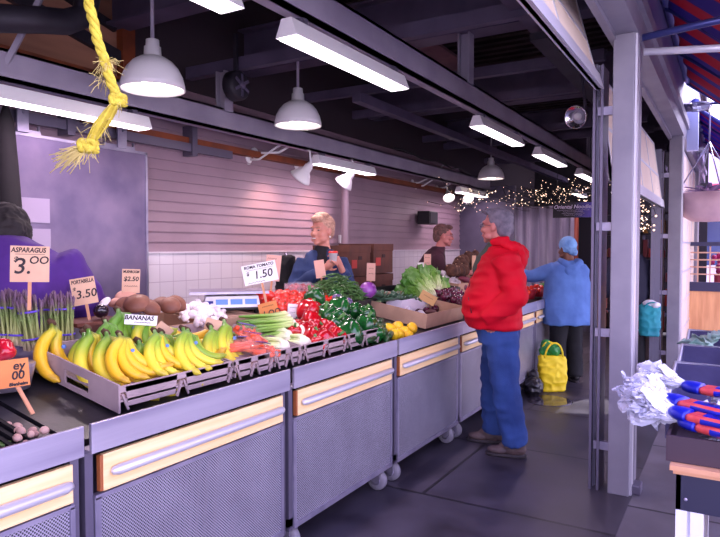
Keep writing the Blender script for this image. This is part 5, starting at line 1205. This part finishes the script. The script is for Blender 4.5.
PUR=mat('purple_cloth',(76,34,128),.8,0,(62,26,108),5,.1,60)
cloth(v3,'purple_top',PUR,[(0,.09,.78,.27,.22),(0,.09,.95,.285,.23),(0,.07,1.08,.27,.21),(0,.06,1.14,.255,.195),(0,.03,1.24,.27,.19),(0,.0,1.34,.245,.155),(0,-.03,1.42,.17,.11),(0,-.05,1.46,.09,.08)],
  [(((.2,-.01,1.36),(.32,-.08,1.12),(.22,-.32,1.06)),(.098,.088,.06)),(((-.2,-.01,1.36),(-.32,-.08,1.12),(-.22,-.32,1.06)),(.098,.088,.06))],disp=.013,ds=.12,wr=(6,6,8))
cloth(v3,'trousers',MATS['black_trousers'],[(0,.08,.7,.2,.17),(0,.08,.86,.22,.18)],[(((.09,.08,.78),(.1,.02,.47),(.1,.05,.08)),(.12,.09,.075)),(((-.09,.08,.78),(-.1,.02,.47),(-.1,.05,.08)),(.12,.09,.075))],disp=.005)
shoe(v3,(.1,.05,.1),(.1,-1,0),BSH,SO); shoe(v3,(-.1,.05,.1),(-.1,-1,0),BSH,SO)
# ---- person in navy behind the nearest post
J=dict(head=(0,-.03,1.60),hs=1,shL=(.17,0,1.36),shR=(-.17,0,1.36),elL=(.25,.03,1.1),wrL=(.27,-.05,.86),elR=(-.25,.03,1.1),wrR=(-.27,-.05,.86),hdR=(0,0,-1),hdL=(0,0,-1),hnR=(-1,0,0),hnL=(1,0,0),
  hipL=(.09,0,.88),hipR=(-.09,0,.88),knL=(.1,-.05,.48),anL=(.1,-.02,.1),knR=(-.1,.02,.48),anR=(-.1,.08,.1))
v4,M4=person('person in a navy jacket mostly hidden by the nearest post, carrying a teal bag',(-1.05,8.05,0),math.radians(200),J,SKIN2,MATS['brown_hair'])
hairdo(v4,M4,[((0,.030,.046),(.085,.094,.084)),((0,.07,-.01),(.072,.05,.075))],MATS['brown_hair'],.003,.02)
cloth(v4,'navy_jacket',mat('navy_cloth',(26,26,50),.8),[(0,0,.84,.20,.15),(0,0,.95,.215,.16),(0,0,1.1,.21,.155),(0,0,1.25,.205,.15),(0,.0,1.34,.19,.125),(0,.01,1.41,.12,.09)],
  [(((.17,0,1.345),(.25,.03,1.1),(.27,-.045,.9)),(.075,.066,.045)),(((-.17,0,1.345),(-.25,.03,1.1),(-.27,-.045,.9)),(.075,.066,.045))],disp=.009)
cloth(v4,'trousers',MATS['black_trousers'],[(0,0,.72,.16,.12),(0,0,.88,.17,.13)],[(((.08,0,.8),(.1,-.05,.48),(.1,-.02,.08)),(.095,.08,.07)),(((-.08,0,.8),(-.1,.02,.48),(-.1,.08,.08)),(.095,.08,.07))],disp=.004)
SHW=mat('white_shoe',(225,225,235),.5)
shoe(v4,(.1,-.02,.1),(.1,-1,0),SHW,SO); shoe(v4,(-.1,.08,.1),(-.1,-1,0),SHW,SO)
p=atx(650,340,-.93)
def tote(name,label,loc,w,d,h,mt,rz=0,lean=0,rh=.13):
    t=thing(name,label,'bag',loc,(lean,0,rz)); mb=MB()
    rings=[(0,0,0,w*.42,d*.42),(0,0,.01,w*.46,d*.5),(0,0,h*.4,w*.5,d*.55),(0,0,h*.8,w*.5,d*.35),(0,0,h,w*.5,d*.3)]
    o=MB().stack(rings,24,pw=3.2)
    m=remeshed(o,'bag_body',mt,t,.008,3,.010,.09)
    for k in (-1,1):
        MB().grid(lambda u,v:(w*.30*math.cos(PI*u), k*d*.3+(v-.5)*.004+k*.03*math.sin(PI*u), h-.02+rh*math.sin(PI*u)+ .0),16,1,thick=.018).build('handle',mt,t)
    return t
tote('teal_bag','teal shopping bag with a white top carried behind the nearest post',(-.80,7.78,.50),.22,.14,.34,mat('teal_cloth',(20,140,150),.7,0,(14,120,134),5),.5,0,.05)
tag(remeshed(MB().ell((-.80,7.78,.86),(.07,.05,.04)).ell((-.74,7.76,.85),(.05,.04,.03)),'white_wrapping',mat('white_wrap',(225,225,235),.6),None,.008,2,.008,.04),'white crumpled wrapping at the top of the teal bag','wrapping')
yb=tote('yellow_bag','bright yellow tote bag standing on the floor by the woman in blue',(-1.60,6.66,.0),.29,.17,.36,mat('yellow_cloth',(238,214,20),.6,0,(228,200,14),4),math.radians(35),-.08,.15)
tag(remeshed(MB().ell((-1.66,6.73,.38),(.10,.07,.08)).ell((-1.60,6.69,.42),(.06,.05,.06)).ell((-1.70,6.77,.44),(.05,.04,.07)),'green_plastic_bag',mat('green_film',(40,140,60),.35),None,.008,2,.012,.05),'green plastic bag stuffed inside the yellow tote','bag')
tag(remeshed(MB().ell((-1.72,6.35,.09),(.09,.13,.09)).ell((-1.74,6.42,.17),(.05,.05,.07)),'black_bag',mat('black_film',(24,22,28),.3),None,.009,2,.014,.06),'black plastic bag on the floor left of the yellow tote','bag')
tag(MB().stack([(-1.52,6.2,.001,.22,.24),(-1.53,6.2,.002,.20,.22)],30).build('wet_patch',mat('wet_concrete',(62,58,66),.06)),'wet shiny patch on the floor in front of the yellow bag','puddle')

# ================================================================== OUTSIDE, RIGHT
PLYT=mat('ply_top',(214,160,120),.7,0,(190,136,100),6,stretch=(.3,1,1)); NAVY=mat('navy_apron',(30,30,56),.55)
T=thing('sales_table','plywood topped table with navy apron and white legs at the right edge','table',(-.18,2.45,0),math.radians(-3))
MB().box((0,-.7,.735),(1.3,0,.752)).box((.01,-.69,.722),(1.29,-.01,.735)).build('table_top',PLYT,T)
# front edge faces the camera: apron below the top
MB().box((.02,-.69,.60),(1.28,-.675,.722)).box((.02,-.69,.60),(.035,-.02,.722)).box((.02,-.03,.60),(1.28,-.02,.722)).build('apron',NAVY,T)
for x,y in ((.02,-.69),(1.18,-.69),(.02,-.12),(1.18,-.12)):
    o=MB().box((x,y,0),(x+.035,y+.1,.60)).box((x+.045,y,0),(x+.085,y+.1,.60)).box((x+.03,y+.02,0),(x+.05,y+.1,.6)).build('leg',mat('leg_white',(226,226,236),.5),T)
MB().ell((.05,-.692,.64),(.006,.003,.006)).build('screw',STEEL,T)
T.location=(-.175,3.08,0)
T.rotation_euler=(0,0,0)
bx=openbox('cardboard_box','torn brown cardboard box under the plywood table',.02,.5,2.45,2.9,.32,.3,CARDB,cat='box')
openbox('white_crate','white crate under the plywood table below the cardboard box',-.02,.5,2.43,2.92,.0,.31,WHITE,cat='crate')
TR=mat('tray_maroon',(58,40,54),.5)
tr=openbox('dark_tray','dark tray on the plywood table holding the wrapped bunches',-.19,1.0,2.42,3.0,.754,.09,TR,.012,'tray')
for i,(px,py,X) in enumerate(((668,378,-.22),)): pass
PK_=mat('coral_wrap',(236,96,90),.4,0,(214,70,76),10); BW=mat('blue_wrap',(22,36,190),.35,0,(14,26,150),6); CLR=mat('clear_wrap',(232,234,250),.1,alpha=.42,spec=.9); WT=mat('white_film',(236,238,248),.35,alpha=.8)
def wrapped(label,loc,rz,L=.34,tl=.27,seed=0):
    t=thing('wrapped_bundle',label,'wrapped bundle',loc,(0,0,rz),'wrapped bundles on the dark tray'); t.scale=(.62,.62,.62)
    rnd=random.Random(seed)
    for k in (-1,0,1):
        MB().tube([(.06,k*.036,.0),(.08,k*.04,.002),(.3,k*.04,.0),(L+.16,k*.036,0)],[.02,.026,.028,.024],10).build('coral_roll',PK_,t)
    MB().tube([(-.06,0,.01),(-.04,0,.008),(.0,0,.006),(.05,0,.003),(.06,0,.003)],[(.03,.02),(.055,.035),(.072,.040),(.078,.037),(.075,.035)],18).build('blue_sleeve',BW,t)
    MB().tube([(.15,0,.0),(.34,0,.0)],[(.070,.0335),(.070,.0335)],18,cap=False).build('blue_label',BW,t)
    v,f=text_mb('Carrots',.05,.001,.3); lb=MB().add([V((q.x+.27,q.z*.9,.0365)) for q in v],f); lb.build('lettering',mat('label_white',(240,240,250),.4),t)
    def fn(u,v_,q=0):
        a=2*PI*u; g=min(1,v_*1.4); s=.022+.095*g**.7-.02*v_*v_; x=-.05-tl*v_
        nz=noise.noise(V((math.cos(a)*2.2+seed*3,math.sin(a)*2.2,v_*5+q))); n2=noise.noise(V((math.cos(a)*5+q,math.sin(a)*5+seed,v_*9)))
        k=1+g*(1.1*nz+.7*n2)
        return (x+.06*n2*g+.03*math.sin(a*3)*v_, s*math.cos(a)*1.05*k, .02+s*.62*math.sin(a)*k+.02*v_)
    MB().grid(lambda u,v_:fn(u,v_),44,14,thick=.0012,smooth=False).grid(lambda u,v_:[c*f for c,f in zip(fn(u,v_*.8,7),(1,.8,.8))],34,10,thick=.001,smooth=False).build('clear_tail',CLR,t)
    m=MB()
    for k in range(5):
        a=rnd.uniform(-.5,.5); m.grid(lambda u,v_,a=a,k=k:(-.04-tl*.6*u, (a*u*.16)+(v_-.5)*(.02+.10*u)+.012*math.sin(u*14+k), .02+.05*u*math.sin(k)+.05*u+.014*math.sin(v_*9+k+u*6)),10,6,thick=.001,smooth=False)
    m.build('white_tail',WT,t); return t
for (px,py,X,rz,l,s) in ((674,401,2.62,-.55,'blue and coral wrapped bundle lying on top, its clear tail hanging left',1),(680,414,2.52,-.45,'lower wrapped bundle at the front edge of the dark tray',2),(692,388,2.84,-.3,'wrapped bundle at the back of the dark tray with a knotted white tail',3),(690,424,2.5,-.5,'bottom wrapped bundle at the tray corner',4)):
    p=aty(px,py,X); wrapped(l,p,rz,seed=s)
for k,(x,y,z,rz) in enumerate(((.02,2.55,.80,-.05),(.03,2.72,.80,.04),(.04,2.88,.80,0),(.02,2.64,.85,-.1),(.04,2.82,.85,.05))): wrapped('wrapped bundle buried under the others in the dark tray',(x,y,z),rz,tl=.1,seed=k+9)
# dark bins behind
BIN=mat('bin_plastic',(92,90,128),.35,0,(72,68,104),5); RIM=mat('bin_rim',(210,208,225),.35)
for k,(px,py,l) in enumerate(((672,400,'slate plastic bin right behind the wrapped bundles'),(680,374,'second slate plastic bin, with a small white label'),(688,353,'farthest slate plastic bin, under the pale green leaves'))):
    a=atz(px,py,.80); t=openbox('plastic_bin',l,a.x-.02,a.x+.55,a.y-.08,a.y+.5,.70,.14,BIN,.012,'bin'); t.rotation_euler=(math.radians(12),0,0)
    t['group']='slate bins in a row'; m=MB(); W_=.285; D_=.29
    m.tube([(-W_,-D_,.14),(-W_,D_,.14),(W_,D_,.14),(W_,-D_,.14),(-W_,-D_,.14)],.011,8).build('rim',RIM,t)
    if k==1: MB().box((-.2,-D_-.004,.06),(-.12,-D_,.09)).build('paper_label',WHITE,t)
a=atz(683,398,.70); tt=thing('bin_stand','low dark trestle carrying the slate bins','stand',(a.x+.25,a.y+.7,0)); MB().box((-.28,-.75,.60),(.4,1.3,.64)).build('stand_top',FRAME,tt)
for x in (-.26,.34):
    for y in (-.7,1.22): MB().box((x,y,0),(x+.04,y+.04,.6)).build('leg',FRAME,tt)
p=atz(712,338,.9); PG=mat('pale_green_leaf',(150,190,180),.5,0,(190,214,206),8)
t=thing('pale_greens','pale green and white leafy bunch on the farthest bin','leafy greens',p)
for i in range(7): mb=MB(); leaf(mb,(0,0,-.02*i),(math.cos(i),math.sin(i)*.8,.25),(0,0,1),.2,.14,.25,.01,i); mb.build('leaf',PG,t)
# lattice screen with wooden panel, planter
Ys=10.9; a=aty(684,330,Ys); b=aty(720,330,Ys); x0=a.x; x1=x0+2.6
def zy(py): return aty(700,py,Ys).z
t=thing('screen_fence','wood panel fence with lattice above, beyond the bins','fence',(x0,Ys,0))
MB().box((0,-.02,.08),(2.6,.02,zy(291))).build('wood_panel',mat('oak_panel',(222,164,112),.5,0,(200,140,92),3,stretch=(5,1,.6)),t)
MB().box((0,-.04,zy(291)),(2.6,.04,zy(282))).box((0,-.04,zy(246)),(2.6,.04,zy(242))).build('dark_rail',mat('dark_rail',(40,38,70),.5),t)
m=MB(); n=16
for i in range(n+1): m.box((i*2.6/n,-.01,zy(282)),(i*2.6/n+.02,.01,zy(246)))
for i in range(1,5): zz=zy(282)+(zy(246)-zy(282))*i/5; m.box((0,-.012,zz),(2.6,.012,zz+.02))
m.build('lattice',mat('lattice_wood',(196,150,124),.6),t); MB().box((-.05,-.05,0),(0,.05,zy(240))).build('fence_post',POSTM,t)
p=aty(708,222,8.6); R_=.36; t=thing('hanging_planter','pale half-barrel planter hanging under the awning outside','planter',p)
MB().lathe([(.001,0),(R_*.5,.01),(R_*.8,.08),(R_,.2),(R_*1.04,.34),(R_*1.0,.34),(R_*.9,.2),(.001,.2)],28,cap=False).build('planter_bowl',mat('planter_pink',(222,186,190),.6,0,(204,166,176),5),t)
m=MB()
for i in range(4): a=i*PI/2+.4; m.tube([(R_*math.cos(a),R_*math.sin(a),.33),(0,0,.95)],.008,6)
m.tube([(0,0,.95),(0,0,1.3)],.01,6).build('hanging_chain',FRAME,t)
for i in range(16): mb=MB(); a=i*2.4; leaf(mb,(0,0,.3),(math.cos(a),math.sin(a),.9+.3*(i%3)),(0,0,1),.26,.07,.5,.005,i,5,3); mb.build('leaf',mat('dusky_leaf',(96,80,120),.6),t)
# far backdrop outside: pale building with coral awning and dark windows
BLD=mat('pale_building',(206,196,214),.7,0,(190,178,202),1.5)
t=thing('far_building','pale building with dark windows across the street outside','building',(2,19.5,0))
MB().box((-3.6,0,0),(9,.5,4.6)).build('facade',BLD,t)
for i in range(7):
    f=MB().box((-3.1+i*1.6,-.04,1.0),(-2.2+i*1.6,0.0,3.0)).build('window',mat('far_glass',(70,80,120),.15),t); MB().box((-3.15+i*1.6,-.07,.95),(-2.15+i*1.6,-.04,1.0)).box((-2.68+i*1.6,-.06,1.0),(-2.62+i*1.6,-.04,3.0)).build('window_frame',WHITE,f)
MB().grid(lambda u,v:(-3.4+12*v,-.05-1.1*u,3.2-.6*u),4,20,thick=.02).build('coral_canopy',mat('coral_canvas',(214,84,96),.7),t)
for k,(x,y,c) in enumerate(((-.1,13.5,(190,60,90)),(.35,14.4,(60,70,170)),(.8,13.2,(200,90,120)))):
    t=thing('flower_stand',['pink flower stand seen through the lattice, left','blue bucket stand seen through the lattice','rose flower stand seen through the lattice, right'][k],'stand',(x,y,0))
    MB().stack([(0,0,0,.16,.16),(0,0,.5,.19,.19),(0,0,1.0,.2,.2)],16).build('bucket',mat('bucket%d'%k,c,.5),t)
    m=MB(); rnd=random.Random(k)
    for i in range(40): m.ell((rnd.uniform(-.25,.25),rnd.uniform(-.2,.2),1.0+rnd.uniform(0,.35)),.05,n=6,m=4)
    tag(m.build('flower_heads',mat('flower%d'%k,(c[0],c[1],min(255,c[2]+30)),.7),t),kind='stuff')
# round pole in front of the facade far away
tag(MB().tube([aty(694,330,12.6).xy.to_3d(),V((*aty(694,330,12.6).xy,3.2))],.05,12).build('street_pole',FRAME),'thin pole outside beyond the third post','pole')

# ================================================================== YELLOW ROPE
RY=mat('yellow_rope',(204,188,62),.85,0,(176,156,44),60,.3,300)
def dp(px,py,f):
    r=ray(px,py); return CAM+r*(f/ (-(CR.inverted()@r).z))
RO_=[(72,-120),(80,-50),(88,0),(93,20),(98,42),(104,58),(109,76),(115,92),(119,100)]
P=[dp(x,y,1.2) for x,y in RO_]; top=P[0]
t=thing('yellow_rope','frayed yellow rope with two knots hanging at the top left','rope',top); 
def sm(P,k=6):
    out=[]
    for i in range(len(P)-1):
        a=P[max(i-1,0)];b=P[i];c=P[i+1];d=P[min(i+2,len(P)-1)]
        for j in range(k):
            u=j/k; out.append(.5*((2*b)+(c-a)*u+(2*a-5*b+4*c-d)*u*u+(3*b-3*c+d-a)*u**3))
    return out+[P[-1]]
Q=[V((top.x,top.y,4.02))]+sm(P,9)
def dense(P,n):
    out=[]
    for a,b in zip(P[:-1],P[1:]):
        k=max(1,int((b-a).length/n)); out+=[a.lerp(b,i/k) for i in range(k)]
    return out+[P[-1]]
D=dense(Q,.004); L=0; m=MB()
rads=V((.86,.51,0)); fw=V((-.51,.86,0))
for s in range(3):
    pts=[]; L=0
    for i,q in enumerate(D):
        if i: L+=(D[i]-D[i-1]).length
        a=L*95+s*2*PI/3; pts.append(q-top+rads*(.005*math.cos(a))+fw*(.005*math.sin(a)))
    m.tube(pts,.0056,6)
m.build('rope_strands',RY,t)
def knot(c,r):
    m=MB()
    for s in range(3):
        pts=[]
        for i in range(60):
            a=i/59*2*PI*2; pts.append(c-top+rads*(r*math.cos(a)*(1+.25*math.sin(a*1.5+s)))+fw*(r*.8*math.sin(a*1.0+s*.7))+V((0,0,r*(.8*math.sin(a*1.5+s*2)))))
        m.tube(pts,.006,6)
    m.ell(c-top,(r*.9,r*.9,r)); return m
k1=dp(118,100,1.2); knot(k1,.009).build('knot',RY,t)
k2=dp(88,146,1.2); knot(k2,.011).build('knot',RY,t)
random.seed(3)
m=MB()
for i in range(46):   # untwisted strands between the knots
    a=rr(0,6.28); r=rr(.1,1)
    pts=[]
    for u in (0,.2,.5,.8,1): 
        c=k1.lerp(k2,u); w=.006+.008*math.sin(PI*u); pts.append(c-top+rads*(w*r*math.cos(a+u))+fw*(w*r*math.sin(a+u)))
    m.tube(pts,.0018,4)
tag(m.build('loose_strands',RY,t),kind='stuff')
m=MB(); end=dp(62,160,1.2)
for i in range(60):
    e=end+rads*rr(-.02,.02)+V((0,0,rr(-.03,.02)))+(end-k2)*rr(-.5,.25); mid=k2.lerp(e,.5)+V((rr(-.008,.008),rr(-.008,.008),rr(-.006,.008))); m.tube([k2-top,mid-top,e-top],.0009,3)
for c,n,r in ((dp(107,62,1.2),70,.03),(dp(103,80,1.2),16,.025),(k1,10,.03),(k2,26,.04),(dp(100,125,1.2),24,.03)):
    for i in range(n):
        d=V((rr(-1,1),rr(-1,1),rr(-1.3,.5))).normalized()*r*rr(.5,1.25); m.tube([c-top+d*.1,c-top+d*.6+V((rr(-.005,.005),0,rr(-.005,.005))),c-top+d+V((0,0,-.006))],.0005,3)
tag(m.build('frayed_fibres',mat('rope_fibre',(214,196,120),.9),t),kind='stuff')

# ================================================================== LIGHT
w=bpy.data.worlds.new('world'); bpy.context.scene.world=w; w.use_nodes=True; nt=w.node_tree; bg=nt.nodes['Background']
tc=nt.nodes.new('ShaderNodeTexCoord'); sx=nt.nodes.new('ShaderNodeSeparateXYZ'); nt.links.new(tc.outputs['Generated'],sx.inputs[0])
cr=nt.nodes.new('ShaderNodeValToRGB'); cr.color_ramp.elements[0].position=.0; cr.color_ramp.elements[1].position=.6
cr.color_ramp.elements[0].color=(.90,.80,1,1); cr.color_ramp.elements[1].color=(.50,.46,1,1)
nt.links.new(sx.outputs[2],cr.inputs[0]); nt.links.new(cr.outputs[0],bg.inputs[0]); bg.inputs[1].default_value=5.5
sd=bpy.data.lights.new('sun','SUN'); sd.energy=7; sd.angle=.01; sd.color=(1,.93,.95); so=bpy.data.objects.new('sun',sd); C.objects.link(so)
so.rotation_euler=V((.28,.62,.78)).to_track_quat('Z','Y').to_euler()
vs=bpy.context.scene.view_settings; vs.view_transform='Standard'; vs.look='None'; vs.gamma=1; vs.use_curve_mapping=False; vs.exposure=0.0
